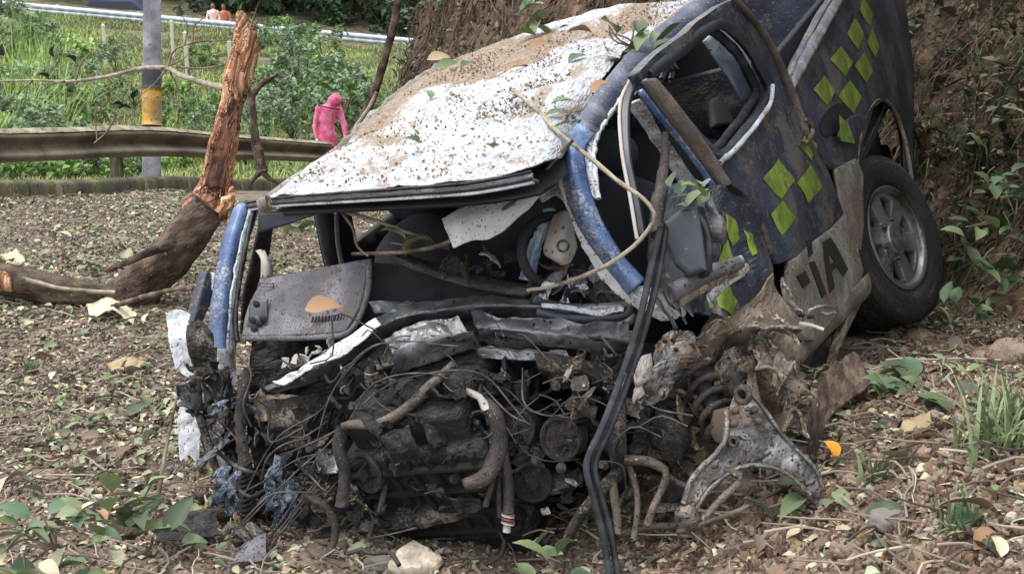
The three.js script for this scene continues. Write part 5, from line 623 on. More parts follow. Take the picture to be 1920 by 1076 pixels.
for (const l of [[[505, 1010], [556, 930], [600, 850], [660, 790], [720, 740]], [[440, 960], [520, 820], [600, 770], [640, 710], [700, 650], [800, 640]], [[590, 840], [620, 740], [680, 660], [740, 640], [860, 650]], [[540, 850], [640, 800], [700, 740], [760, 710], [900, 700], [960, 760], [985, 790]], [[430, 1010], [560, 880], [640, 810], [700, 720], [800, 700], [870, 722]], [[300, 1030], [380, 960], [480, 910], [560, 860], [600, 850]], [[552, 870], [570, 810], [560, 790]], [[488, 900], [500, 860], [540, 830], [580, 822]], [[480, 1060], [540, 980], [600, 900]], [[470, 1060], [530, 985], [590, 905]], [[570, 870], [620, 856], [650, 820]],
  [[980, 690], [985, 760], [1030, 780], [1090, 770]], [[1010, 740], [1040, 750], [1060, 780]], [[770, 830], [800, 850], [850, 830], [860, 790]], [[900, 720], [960, 780], [1000, 800], [960, 815]], [[960, 810], [980, 770], [1010, 745]], [[1110, 720], [1150, 700], [1130, 680]], [[1180, 700], [1220, 760], [1300, 780]], [[1200, 800], [1240, 780], [1290, 800]], [[1150, 830], [1190, 800], [1240, 820]], [[690, 1010], [740, 1000], [780, 990]], [[440, 660], [470, 700], [455, 760], [470, 800]], [[980, 1005], [1010, 994], [1040, 1000]]]) T('wire', tube(l.map(([x, y]) => vd(x, y, lerp(3.1, 2.72, (x - 420) / 750) + rr(-0.03, 0.03))), rr(0.0017, 0.0026), { rad: 5, rough: 0.2 }), M.wire);
for (let i = 0; i < 50; i++) { const x = rr(480, 1230), y = rr(660, 960), a = rr(0, 6.3), L = rr(40, 130), d = lerp(3.2, 2.85, (x - 420) / 750); T('cable', tube([[0, 0], [0.35, rr(-0.5, 0.5)], [0.7, rr(-0.4, 0.6)], [1, rr(-0.2, 0.3)]].map(([u, w]) => vd(x + L * (u * Math.cos(a) - w * Math.sin(a) * 0.5), y + L * (u * Math.sin(a) * 0.7 + w * 0.5), d + rr(-0.07, 0.07))), rr(0.002, 0.008), { rad: 5, rough: 0.25 }), pick([M.burnt, M.wire, M.burntBrown, M.hose])); }
for (let i = 0; i < 34; i++) { const x = rr(470, 1180), y = rr(650, 940), a = rr(-1.2, 1.2) + (rnd() < 0.5 ? PI : 0), L = rr(60, 190), d = lerp(3.08, 2.74, (x - 420) / 750); T('wire', tube([[0, 0], [0.3, rr(-0.4, 0.4)], [0.65, rr(-0.5, 0.5)], [1, rr(-0.3, 0.3)]].map(([u, w]) => vd(x + L * (u * Math.cos(a) - w * Math.sin(a) * 0.6), y + L * (u * Math.sin(a) * 0.8 + w * 0.6), d + rr(-0.05, 0.05))), rr(0.0012, 0.0028), { rad: 5, rough: 0.3 }), pick([M.wire, M.wire, M.hose])); }
// long rubber door seals hanging over the front
for (const [o, d] of [[0, 2.62], [15, 2.63]]) T('rubber_seal', tube(ds([[1240 + o * 0.5, 425], [1222 + o, 500], [1202 + o, 590], [1168 + o, 700], [1130 + o, 800], [1100 + o, 872], [1112 + o, 930], [1128 + o, 990], [1142 + o, 1072], [1146 + o, 1100]], d), 0.009, { rad: 8, seg: 90, rough: 0.1, flat: 0.7 }), M.rubber, truck, 'long black rubber door seal hanging to the ground');
// ---- far front corner (image left): torn fender, headlamp mess
for (const [rows, m, cr, sd] of [[[[[308, 586], [332, 580], [366, 592]], [[314, 630], [336, 622], [352, 640]], [[328, 694], [344, 680], [360, 690]]], M.lining, 0.012, 1], [[[[322, 650], [336, 645]], [[338, 700], [352, 696]], [[392, 716], [398, 704]]], M.lining, 0.006, 2], [[[[336, 742], [362, 736], [392, 744]], [[330, 800], [352, 792], [376, 800]], [[338, 866], [354, 856], [372, 876]]], M.lining, 0.014, 3], [[[[360, 750], [410, 740], [450, 760]], [[372, 830], [420, 820], [452, 830]], [[400, 890], [430, 890], [450, 890]]], M.steel, 0.03, 4], [[[[345, 610], [372, 600], [400, 625]], [[350, 650], [380, 650], [402, 660]], [[360, 690], [384, 690], [404, 695]]], M.burntBrown, 0.03, 5], [[[[362, 650], [385, 655], [404, 650]], [[360, 700], [384, 704], [404, 700]]], M.kerb, 0.01, 6], [[[[340, 705], [380, 712], [430, 720]], [[345, 735], [385, 745], [440, 750]]], M.steel, 0.03, 7]]) T('torn_fender', sheet(rows.map((r) => ds(r, 3.42 - (sd === 5 ? 0.06 : 0))), { nu: 18, nv: 18, t: 0.004, cr, cf: 11, ragged: 0.5, sd }), m);
T('fender_end', sheet([ds([[374, 512, 3.5], [386, 508, 3.46], [400, 516, 3.5]]), ds([[358, 560, 3.46], [372, 558, 3.42], [392, 566, 3.46]]), ds([[346, 604, 3.44], [360, 606, 3.4], [376, 604, 3.44]])], { nu: 12, nv: 18, t: 0.008, cr: 0.006 }), M.navy); T('fender_edge', sheet([ds([[384, 508, 3.48], [402, 512, 3.48]]), ds([[388, 540, 3.47], [398, 545, 3.47]])], { nu: 6, nv: 6, t: 0.005, cr: 0.008 }), M.white);
T('strut', tube(ds([[465, 690], [456, 730], [450, 790], [455, 850], [462, 920], [464, 980]], 3.2), [0.013, 0.015, 0.014, 0.016, 0.02, 0.022], { rad: 10, rough: 0.35, fs: 50 }), M.hose); for (let i = 0; i < 11; i++) T('gaiter_ring', new THREE.TorusGeometry(0.019, 0.005, 7, 20).rotateX(PI / 2 + 0.2).translate(...vd(457 + i * 0.7, 868 + i * 9, 3.19).toArray()), M.hose);
T('fender_brace', tube(ds([[365, 760], [388, 830], [404, 880], [415, 905]], 3.36), [0.014, 0.016, 0.012], { rad: 7, flat: 0.5 }), M.burntBrown);
for (const [cx, cy, w, h, n, sd] of [[424, 915, 22, 55, 5, 1], [526, 920, 36, 70, 8, 4], [408, 770, 18, 22, 2, 8], [612, 880, 14, 24, 2, 9], [735, 800, 40, 14, 2, 11]]) for (let i = 0; i < n; i++) { const x = cx + rr(-w, w) * 0.6, y = cy + rr(-h, h) * 0.4, a = rr(10, 20), l = h * rr(0.4, 0.8), k = rr(-14, 4); T('cloth_shred', sheet([ds([[x - a * 0.4 - k, y - l, 3.13], [x + a * 0.4 - k, y - l * 0.9, 3.12]]), ds([[x - a * 0.7, y - l * 0.3, 3.09], [x + a * 0.6, y - l * 0.2, 3.1]]), ds([[x - a * 0.6 + k * 0.5, y + l * 0.4, 3.12], [x + a * 0.5 + k * 0.5, y + l * 0.3, 3.09]]), ds([[x - a * 0.9 + k, y + l, 3.12], [x + a * 0.2 + k, y + l * 1.1, 3.12]])], { nu: 16, nv: 26, t: 0.003, cr: 0.014, cf: 17, sd: i * 3 + sd, ragged: 0.6, fine: 0.012, facet: false }), M.shredCloth); }
for (let i = 0; i < 95; i++) { const y = rr(690, 1010), x = rr(lerp(345, 380, (y - 690) / 300), y > 780 ? 640 : 490), p = vd(x, y, lerp(3.42, 3.14, clamp((x - 340) / 250)) + rr(-0.06, 0.06)); T('front_fragment', scrap(p, rr(0.015, 0.055), i + 40, 0.004), pick([M.steel, M.burntBrown, M.burntBrown, M.burnt, M.burnt, M.castMetal, M.hose])); }
for (const [x, y, r] of [[455, 1015, 0.028], [480, 1010, 0.034], [440, 1000, 0.02], [500, 1040, 0.022]]) T('bearing_housing', merge([new THREE.TorusGeometry(r, r * 0.42, 10, 20), lump(r * 0.8, x, [1.5, 0.8, 0.6], 2, 0.5).translate(0, -r, 0)]).rotateY(rr(-0.6, 0.6)).translate(...vd(x, y, 3.05).toArray()), M.castMetal);
// ---- near front corner: fender liner, strut tower, spring, control arm
const lin = T('inner_fender', sheet([ds([[1300, 640, 2.86], [1370, 610, 2.9], [1440, 600, 2.95], [1500, 615, 3.0]]), ds([[1310, 710, 2.84], [1370, 690, 2.94], [1440, 680, 3.0], [1505, 690, 3.0]]), ds([[1330, 790, 2.86], [1390, 760, 2.95], [1450, 760, 3.0], [1500, 760, 3.0]]), ds([[1360, 850, 2.9], [1400, 820, 2.96], [1450, 820, 3.0], [1480, 800, 3.0]])], { nu: 44, nv: 44, t: 0.005, cr: 0.045, cf: 7, ragged: 0.4 }), M.tornMud, truck, 'mud brown torn inner fender sheet');
for (let i = 0; i < 22; i++) T('fender_fragment', scrap(vd(rr(1300, 1500), rr(600, 800), 2.82 + rr(-0.05, 0.06)), rr(0.015, 0.05), i + 500, 0.004), pick([M.tornMud, M.tornMud, M.castMetal, M.muddyWhite]));
T('torn_fender_top', sheet([ds([[1455, 512, 2.86], [1462, 540, 2.88], [1480, 570, 2.92]]), ds([[1420, 555, 2.82], [1440, 575, 2.82], [1500, 596, 2.86]]), ds([[1380, 585, 2.78], [1420, 600, 2.78], [1530, 606, 2.84]]), ds([[1340, 628, 2.76], [1400, 606, 2.76], [1480, 612, 2.8]])], { nu: 30, nv: 26, t: 0.005, cr: 0.014, cf: 9, ragged: 0.3 }), M.tornMud, truck, 'pointed torn sheet of muddy fender metal');
T('torn_fold', sheet([ds([[1458, 520, 2.85], [1478, 545, 2.83]]), ds([[1475, 570, 2.84], [1500, 590, 2.83]]), ds([[1500, 598, 2.86], [1530, 606, 2.86]])], { nu: 10, nv: 16, t: 0.005, cr: 0.02, cf: 16, ragged: 0.4 }), M.castMetal); T('fender_skirt', sheet([ds([[1420, 620, 2.92], [1470, 625, 2.95], [1505, 640, 2.98]]), ds([[1410, 700, 2.88], [1465, 700, 2.92], [1506, 700, 2.98]]), ds([[1430, 790, 2.9], [1470, 780, 2.95], [1490, 770, 2.98]])], { nu: 24, nv: 24, t: 0.005, cr: 0.03, cf: 7, sd: 4, ragged: 0.5 }), M.tornMud); T('white_torn_strip', sheet([ds([[1408, 680, 2.86], [1418, 684, 2.86]]), ds([[1402, 725, 2.84], [1424, 730, 2.84]]), ds([[1412, 760, 2.84], [1430, 762, 2.84]])], { nu: 8, nv: 14, t: 0.004, cr: 0.006 }), M.muddyWhite);
T('metal_ring', tube(ds([[1498, 620, 2.86], [1520, 582, 2.84], [1552, 574, 2.84], [1575, 582, 2.86], [1560, 590, 2.86], [1540, 586, 2.86]]), 0.005, { rad: 6 }), M.castMetal); T('bright_clip', tube(ds([[1500, 606, 2.82], [1522, 610, 2.82], [1545, 618, 2.82]]), 0.007, { rad: 6, flat: 0.6 }), M.palePlastic);
const tw = T('strut_tower', sheet([ds([[1222, 640, 2.76], [1255, 608, 2.74], [1300, 612, 2.76], [1318, 640, 2.8]]), ds([[1214, 690, 2.7], [1250, 660, 2.66], [1290, 665, 2.68], [1312, 680, 2.74]]), ds([[1200, 740, 2.7], [1235, 720, 2.65], [1268, 715, 2.66], [1290, 716, 2.72]]), ds([[1190, 762, 2.72], [1225, 765, 2.68], [1255, 750, 2.68], [1275, 738, 2.72]])], { nu: 30, nv: 30, t: 0.006, cr: 0.036, cf: 10, ragged: 0.6 }), M.castMetal, truck, 'crumpled grey suspension tower'); T('tower_flap', sheet([ds([[1176, 690, 2.72], [1200, 668, 2.7], [1226, 660, 2.72]]), ds([[1184, 725, 2.7], [1205, 710, 2.67], [1228, 712, 2.7]]), ds([[1188, 758, 2.72], [1205, 745, 2.7], [1225, 745, 2.7]])], { nu: 14, nv: 14, t: 0.005, cr: 0.02, cf: 14, ragged: 0.5 }), M.palePlastic, tw); for (const [x, y] of [[1266, 616], [1248, 640], [1262, 638], [1268, 656]]) T('bolt_hole', lump(0.006, x, [1, 1, 0.6], 2, 0.1).translate(...vd(x, y, 2.665).toArray()), M.burnt, tw);
{ // coil spring round its damper
  const a = vd(1306, 700, 2.8), b = vd(1362, 812, 2.7), ax = b.clone().sub(a), L = ax.length(); ax.normalize(); const u = v3(0, 0, 1).cross(ax).normalize(), w = ax.clone().cross(u), pts = []; for (let i = 0; i <= 70; i++) { const t = i / 70, an = t * PI * 2 * 4.6; pts.push(a.clone().addScaledVector(ax, t * L).addScaledVector(u, Math.cos(an) * 0.04).addScaledVector(w, Math.sin(an) * 0.04)); }
  const dm = T('damper', tube([a.clone().addScaledVector(ax, -0.06), b.clone().addScaledVector(ax, 0.05)], 0.022, { rad: 12 }), M.burnt); T('coil_spring', tube(pts, 0.0085, { rad: 7, seg: 150, rough: 0.15, fs: 60 }), M.hose, dm, 'dark coil spring');
}
{ // control arm: A-shaped pressing with ball joint boss and bolts
  const D = (x, y) => lerp(2.66, 2.62, (y - 730) / 230) + (x - 1410) * 0.0002; const fn = (a, b, o) => { const q = vd(a, b, D(a, b) - 0.012 * Math.sin(clamp((b - 740) / 220) * PI)); const n = q.clone().sub(eyeV).normalize(); return q.addScaledVector(n, -o); };
  const out = [[1392, 726], [1412, 740], [1436, 770], [1456, 800], [1490, 838], [1530, 880], [1544, 912], [1536, 934], [1518, 926], [1490, 898], [1455, 880], [1420, 872], [1384, 878], [1352, 898], [1322, 926], [1304, 958], [1286, 962], [1282, 940], [1296, 900], [1318, 872], [1344, 850], [1362, 822], [1364, 790], [1368, 765], [1376, 742]];
  const arm = T('control_arm', plate(out, [[[1372, 822], [1380, 818], [1387, 824], [1384, 834], [1375, 834], [1370, 828]]], fn, 0.016, 14), M.castMetal, truck, 'dirty grey A shaped suspension control arm');
  const edge = (l, r) => T('arm_flange', tube(l.map(([x, y]) => fn(x, y, 0.004)), r, { rad: 7, seg: 40, rough: 0.2 }), M.castMetal, arm); edge([[1364, 766], [1364, 800], [1360, 826], [1342, 852], [1316, 876], [1296, 902], [1282, 944]], 0.007); edge([[1304, 958], [1324, 926], [1354, 898], [1386, 878], [1420, 872], [1456, 880], [1490, 898], [1520, 928]], 0.005); edge([[1412, 740], [1438, 772], [1458, 802], [1492, 840], [1532, 882], [1544, 912]], 0.005);
  for (const [x, y, r] of [[1394, 740, 0.02], [1377, 828, 0.012]]) T('bushing', new THREE.TorusGeometry(r * 0.85, r * 0.36, 10, 26).rotateX(-0.35).rotateY(-0.3).translate(...fn(x, y, 0.02).toArray()), M.paleHose, arm); T('bushing_core', new THREE.CylinderGeometry(0.017, 0.017, 0.012, 18).rotateX(PI / 2 + 0.3).translate(...fn(1394, 740, 0.008).toArray()), M.burnt, arm);
  for (const [x, y] of [[1380, 770], [1378, 794], [1416, 768], [1424, 790]]) T('bolt', lump(0.009, x, [1, 1, 1], 2, 0.25).translate(...fn(x, y, 0.012).toArray()), M.rustBolt, arm); T('ball_joint', lump(0.026, 3, [1, 1.2, 0.9], 3, 0.4).translate(...vd(1290, 972, 2.6).toArray()), M.castMetal, arm); T('arm_rod', tube(ds([[1358, 880, 2.62], [1392, 896, 2.6], [1350, 940, 2.6], [1318, 975, 2.6]]), [0.01, 0.009, 0.008], { rad: 7 }), M.paleHose, arm);
  T('mount_plate', sheet([ds([[1338, 770, 2.68], [1366, 762, 2.65]]), ds([[1332, 810, 2.68], [1364, 800, 2.64]]), ds([[1340, 830, 2.68], [1356, 834, 2.65]])], { nu: 8, nv: 12, t: 0.008, cr: 0.006 }), M.rustBolt, arm);
}
T('wheel_well_plate', sheet([ds([[1200, 760, 2.95], [1330, 800, 2.95]]), ds([[1180, 900, 2.95], [1420, 900, 2.9]]), ds([[1200, 960, 2.95], [1420, 950, 2.9]])], { nu: 20, nv: 20, t: 0.006, cr: 0.05, cf: 6 }), M.tornMud); T('hub_knuckle', merge([lump(0.05, 8, [1, 1.3, 0.7], 3, 0.7), new THREE.CylinderGeometry(0.03, 0.036, 0.07, 18).rotateX(PI / 2).translate(0.02, 0, 0.04)]).translate(...vd(1262, 815, 2.86).toArray()), M.burntBrown); for (let i = 0; i < 26; i++) T('wheel_well_fragment', scrap(vd(rr(1190, 1330), rr(740, 930), 2.86 + rr(-0.04, 0.05)), rr(0.015, 0.05), i + 300, 0.005), pick([M.burntBrown, M.tornMud, M.burnt, M.hose]));
for (let i = 0; i < 30; i++) { const x = rr(1070, 1190), y = rr(670, 770), p = vd(x, y, 2.8 + rr(-0.04, 0.04)); T('bracket_fragment', scrap(p, rr(0.01, 0.026), i + 80, 0.004), pick([M.castMetal, M.paleHose, M.palePlastic, M.burntBrown])); }

// ---------------------------------------------------------------- sticks and branches
const stick = (name, label, l, r, m, group, o = {}) => { const p = l.map(([x, y, d]) => at(x, y, d)); return one(name, tube(p, r, { rad: 7, rough: 0.25, fs: 40, ...o }), m, label, 'stick', p[0], group); };
stick('bent_twig', 'pale bent twig draped over the roof and windscreen pillar', [[958, 166, 3.3], [1000, 200, 3.1], [1045, 246, 2.84], [1100, 290, 2.74], [1160, 340, 2.66], [1212, 378, 2.62], [1228, 405, 2.6], [1200, 450, 2.6], [1150, 490, 2.62], [1100, 515, 2.68], [1040, 536, 2.76], [990, 544, 2.84]], [0.0065, 0.0055, 0.0045], M.paleTwig);
stick('long_twig', 'dark thin twig reaching from the dashboard up to the windscreen pillar', [[660, 476, 3.3], [760, 472, 3.12], [830, 458, 3.0], [920, 410, 2.88], [1000, 345, 2.78], [1040, 300, 2.74], [1075, 262, 2.72]], [0.005, 0.006, 0.005, 0.004], M.twig);
stick('thin_twig', 'thin pale twig lying across the windscreen opening', [[640, 396, 3.3], [700, 412, 3.2], [760, 434, 3.14], [800, 448, 3.1]], [0.006, 0.004], M.paleTwig);
stick('hanging_twig', 'small forked twig hanging from the windscreen header', [[640, 398, 3.28], [662, 430, 3.26], [668, 460, 3.25], [690, 480, 3.24]], [0.005, 0.003], M.twig);
stick('ground_stick', 'brown stick lying between the fallen log and the pickup', [[205, 576, 5.7], [270, 556, 5.3], [330, 542, 5.0], [362, 542, 4.8]], [0.014, 0.009], M.root);
stick('ground_stick', 'pale grey thin stick lying on the fallen log', [[40, 522, 5.75], [110, 540, 5.75], [165, 545, 5.75], [215, 548, 5.75]], [0.012, 0.009], M.paleTwig);
stick('upright_twig', 'thin dark twig standing upright beside the torn fender', [[288, 968, 3.2], [300, 900, 3.2], [312, 830, 3.25], [330, 745, 3.3]], [0.007, 0.005, 0.003], M.twig);
stick('leaning_stick', 'dark stick leaning on the bank behind the person in pink', [[640, 285, 11], [690, 200, 10.6], [735, 60, 10.2], [752, -30, 10]], [0.05, 0.04, 0.03], M.root);
stick('leaning_stick', 'bleached broken stick leaning towards the roof edge', [[660, 250, 8], [690, 205, 8], [706, 172, 8]], [0.022, 0.012], M.paleTwig);
stick('black_pipe', 'charred thick branch on the ground in front of the torn fender', [[200, 1000, 3.12], [290, 996, 3.15], [360, 975, 3.18], [430, 962, 3.2]], [0.02, 0.024, 0.022], M.bark);
stick('ground_stick', 'thin stick under the control arm', [[1270, 1000, 2.65], [1380, 960, 2.68], [1480, 910, 2.8]], [0.006, 0.005], M.twig);
stick('bent_rod', 'bent muddy rod on the ground beside the pale stone', [[650, 1040, 2.95], [680, 1030, 2.95], [690, 1038, 2.94], [730, 1036, 2.92], [748, 1060, 2.88]], 0.006, M.hose);
{ // bare branch behind the shattered trunk
  const o = thing('bare_branch', 'grey bare branch with dark withered leaves reaching left across the pole', 'branch', ground(430, 345)), q = (l, r, m = M.twig) => part('twig', tube(l.map(([x, y, d]) => at(x, y, d ?? 6.4)), r, { rad: 6, rough: 0.25 }), m, o);
  const m = part('main_stem', tube([[425, 166, 6.0], [370, 152, 6.2], [335, 140, 6.3], [312, 128, 6.4], [265, 128, 6.5], [200, 143, 6.6], [130, 152, 6.7], [60, 150, 6.8], [0, 152, 6.9]].map((p) => at(...p)), [0.017, 0.015, 0.012, 0.008, 0.005], { rad: 8, rough: 0.25 }), M.paleTwig, o);
  for (const l of [[[312, 128], [325, 95], [360, 80], [432, 75]], [[360, 80], [362, 50], [385, 30]], [[345, 85], [350, 45], [340, 30]], [[318, 135], [330, 160], [340, 205]], [[352, 130], [356, 160], [350, 190]], [[312, 128], [285, 160], [262, 178], [250, 190]], [[200, 145], [215, 160], [180, 185], [172, 195]], [[180, 190], [178, 230], [180, 262]], [[215, 215], [200, 245], [175, 268]], [[120, 152], [90, 160], [70, 180]], [[60, 150], [30, 175], [0, 190]], [[330, 125], [370, 128], [430, 120]], [[300, 128], [340, 112], [352, 100]], [[140, 150], [150, 120], [170, 95]]]) q(l, [0.006, 0.003]);
  for (const [x, y] of [[102, 108], [140, 118], [250, 190], [220, 205], [378, 20], [332, 30], [90, 150], [5, 105], [232, 200]]) { const G = leafGeo(0.07, 0.04, 0.4, 0.5); G.rotateX(rr(0, 2)).rotateY(rr(0, 6)).translate(...at(x, y, 6.5).toArray()); part('withered_leaf', G, plain(0x2b3326, 0.9), o); }
}
{ const o = thing('young_tree', 'slim bare sapling with a forked top behind the shattered trunk', 'sapling', ground(492, 320)); const d = 9; part('stem', tube([[492, 322], [478, 260], [472, 200], [470, 178]].map(([x, y]) => at(x, y, d)), [0.045, 0.035, 0.028], { rad: 8, rough: 0.3 }), M.bark, o); part('fork', tube([[470, 182], [490, 158], [520, 138]].map(([x, y]) => at(x, y, d)), [0.026, 0.012], { rad: 7 }), M.bark, o); part('fork', tube([[470, 182], [462, 150], [476, 110], [485, 70]].map(([x, y]) => at(x, y, d)), [0.02, 0.006], { rad: 7 }), M.bark, o); for (const l of [[[492, 322], [505, 335], [520, 342]], [[490, 320], [475, 335], [470, 345]]]) part('root', tube(l.map(([x, y]) => at(x, y, d)), [0.03, 0.01], { rad: 6 }), M.bark, o); }
// ---------------------------------------------------------------- stones
for (const [px, py, r, s, m, lb] of [[1885, 690, 0.062, [1.3, 0.9, 1], M.stone, 'rounded brown boulder at the foot of the bank'], [1905, 770, 0.045, [1.1, 0.8, 1], M.stone, 'orange brown stone below the boulder'], [774, 1066, 0.052, [1.2, 0.75, 1], M.paleStone, 'pale cream stone in front of the engine'], [1725, 642, 0.05, [1.5, 0.8, 1], M.stone, 'dusty clod of earth beside the rear wheel'], [1590, 1040, 0.03, [1.2, 0.8, 1], M.stone, 'small reddish stone on the near soil slope'], [1665, 985, 0.03, [1.3, 0.7, 1], plain(0x77706c, 0.95), 'small grey stone on the near soil slope'], [710, 1068, 0.03, [1.2, 0.8, 1], plain(0x6d6a66, 0.95), 'grey pebble beside the pale cream stone']]) { const p = ground(px, py); one('stone', lump(r, px, s, 3, 0.75).translate(p.x, p.y + r * 0.35, p.z), m, lb, 'stone', p); }
// ---------------------------------------------------------------- litter
const inTruck = (p) => { const q = p.clone().applyMatrix4(VI); return Math.abs(q.x) < 0.7 && q.z < 0.35 && q.z > -3.5; };
const litterCols = [0xa39f86, 0x99957a, 0x889270, 0x7a8864, 0x6c7c56, 0x97a07e, 0xaaad8e, 0x93887a, 0x807468, 0x6f655a, 0x5f7048, 0x72855a, 0x8a9a72, 0xb5b097, 0x66734f, 0xa2a68c, 0x776656, 0x8d7d6c], soilCols = [0x6b5a4e, 0x7d6c5e, 0x5a4c42, 0x94867a, 0x75675b, 0x8d857a];
function spread(n, near, far) { const o = []; while (o.length < n) { const d = lerp(near, far, Math.pow(rnd(), 0.85)), x = rr(-0.5, 0.5) * d, p = onGround(x, -d); if (inTruck(p)) continue; if (d > 10.2 && x > -0.28 * d) continue; const kerbZ = -10.6 - (x + 4.8) * 3.3; if (p.z < kerbZ + 0.2) continue; o.push(p); } return o; }
{
  const A = [], Bq = [], C = [], W = [], S = [];
  const put = (L, p, s, c, tilt = 0.5) => L.push([p, qe(rr(-tilt, tilt), rr(0, 6.3), rr(-tilt, tilt)), s, c]);
  for (const p of spread(26000, 1.6, 15)) { if (p.x > 0.5 && rnd() < 0.6) continue; p.y += rr(0.004, 0.03); const k = fb(p.x * 1.6, 3, p.z * 1.6, 3); if (k < 0.0 && rnd() < 0.8) continue; put(rnd() < 0.5 ? A : Bq, p, rr(0.15, 0.75) * (rnd() < 0.08 ? 1.9 : 1), col(pick(litterCols), 0.25), 0.6); }
  for (const p of spread(66000, 1.6, 11)) { p.y += rr(-0.004, 0.01); put(C, p, [rr(0.25, 1.2), rr(0.25, 0.8), rr(0.25, 1.1)], col(pick(soilCols), 0.25), 3); }
  const K = []; for (let i = 0; i < 6000; i++) { const d = rr(1.7, 5.2), x = rr(0.12, 0.46) * d, p = onGround(x, -d); if (inTruck(p)) continue; p.y += rr(-0.01, 0.012); put(K, p, [rr(0.25, 1.3), rr(0.2, 0.9), rr(0.25, 1.2)], col(pick([0x6a5446, 0x7d6452, 0x5a473b, 0x8d7a68]), 0.25), 3); }
  stuff('soil_clods', lump(0.013, 9, [1, 0.8, 1.2], 1, 1.5, true), M.litter, K, 'reddish clods of earth on the near slope', 'soil');
  for (const p of spread(3400, 1.6, 13)) { p.y += rr(0.004, 0.03); W.push([p, qe(rr(-0.15, 0.15), rr(0, 6.3), rr(-0.15, 0.15)), [rr(0.5, 1.3), 1, rr(0.3, 1.3)], col(pick([0x84786a, 0x5f5248, 0xa79c8c, 0x463c35, 0x8f8274]), 0.2)]); }
  for (const p of spread(13000, 1.6, 11)) { p.y += 0.006; put(S, p, rr(0.15, 0.8), col(pick([0xbcb598, 0xb0a283, 0xc9c3a8, 0x9a8566, 0xa9ad8a]), 0.2), 0.6); }
  stuff('leaf_litter', leafGeo(0.075, 0.04, 0.35, 0.25, 4), M.litter, A, 'scattered green and tan leaf litter on the ground', 'litter'); stuff('leaf_litter', leafGeo(0.055, 0.042, -0.2, 0.45, 4), M.litter, Bq, 'small curled leaves scattered on the ground', 'litter');
  stuff('soil_crumbs', lump(0.011, 3, [1, 0.8, 1.1], 1, 1.5, true), M.litter, C, 'crumbs of reddish soil and gravel', 'soil'); stuff('twig_litter', tube([v3(0, 0, -0.09), v3(0.012, 0.012, -0.02), v3(-0.006, 0.004, 0.05), v3(0.008, 0.012, 0.1)], [0.0035, 0.002], { rad: 5, seg: 6 }), M.litter, W, 'thin broken twigs scattered on the ground', 'twigs');
  const chip = sheet([[v3(-0.02, 0, -0.012), v3(0.02, 0.005, -0.01)], [v3(-0.018, 0.004, 0.012), v3(0.022, 0, 0.014)]], { nu: 3, nv: 3, t: 0.002, cr: 0.006, cf: 40 }); stuff('bark_chips', chip, M.litter, S, 'pale bark and paper chips scattered on the ground', 'litter');
}
{ // soil and leaf crumbs lying on the roof
  const L = [], q = (i, j) => { const a = Math.min(4, Math.floor(i)), b = Math.min(4, Math.floor(j)), u = i - a, w = j - b, R = roofRows; return R[a][b].clone().lerp(R[a][b + 1], w).lerp(R[a + 1][b].clone().lerp(R[a + 1][b + 1], w), u).applyMatrix4(VM); };
  for (let k = 0; k < 6000; k++) { const i = rr(0.1, 4.95), j = rr(0.1, 4.9), m = fb(i * 0.9, j * 0.9, 6, 3) + 0.32 * sstep(1.6, 4, i) * sstep(4, 0.5, j) + 0.2 * sstep(3.6, 4.6, j) - 0.1; if (m < 0 && rnd() < 0.8) continue; L.push([q(i, j).addScaledVector(v3(-0.2, 0.95, 0.1), rr(0.004, 0.016)), qe(rr(0, 6), rr(0, 6), rr(0, 6)), [rr(0.1, 0.36), rr(0.08, 0.25), rr(0.1, 0.4)], col(pick([0x6b5643, 0x8a755c, 0x6f6052, 0xa3937a, 0x74806a]), 0.25)]); }
  stuff('roof_soil', lump(0.011, 5, [1, 1, 1], 1, 1.4, true), M.litter, L, 'crumbs of soil and leaf scattered on the white roof', 'soil');
  for (const [i, j, s] of [[1.2, 1.8, 0.3], [2.1, 3.1, 0.25], [2.8, 1.2, 0.35], [3.4, 2.4, 0.4], [4.1, 3.6, 0.45], [3.9, 1.1, 0.4], [4.5, 2.2, 0.5], [1.7, 4.1, 0.3], [0.7, 3.2, 0.22], [3, 3.9, 0.35]]) { const o = new THREE.Mesh(leafGeo(0.13, 0.07, 0.25, 0.25, 7), pick([M.leafGreens[0], M.leafGreens[1], M.leafDry[2], M.leafDry[0]])); o.name = numbered('roof_leaf'); o.position.copy(q(i, j)).add(v3(0, 0.02, 0)); o.quaternion.copy(qe(rr(0, 0.4), rr(0, 6), -0.25)); o.scale.setScalar(s * 1.6); o.castShadow = o.receiveShadow = true; scene.add(o); tag(o, 'small fallen leaf lying on the dusty white roof', 'leaf', 'leaves on the roof'); }
}
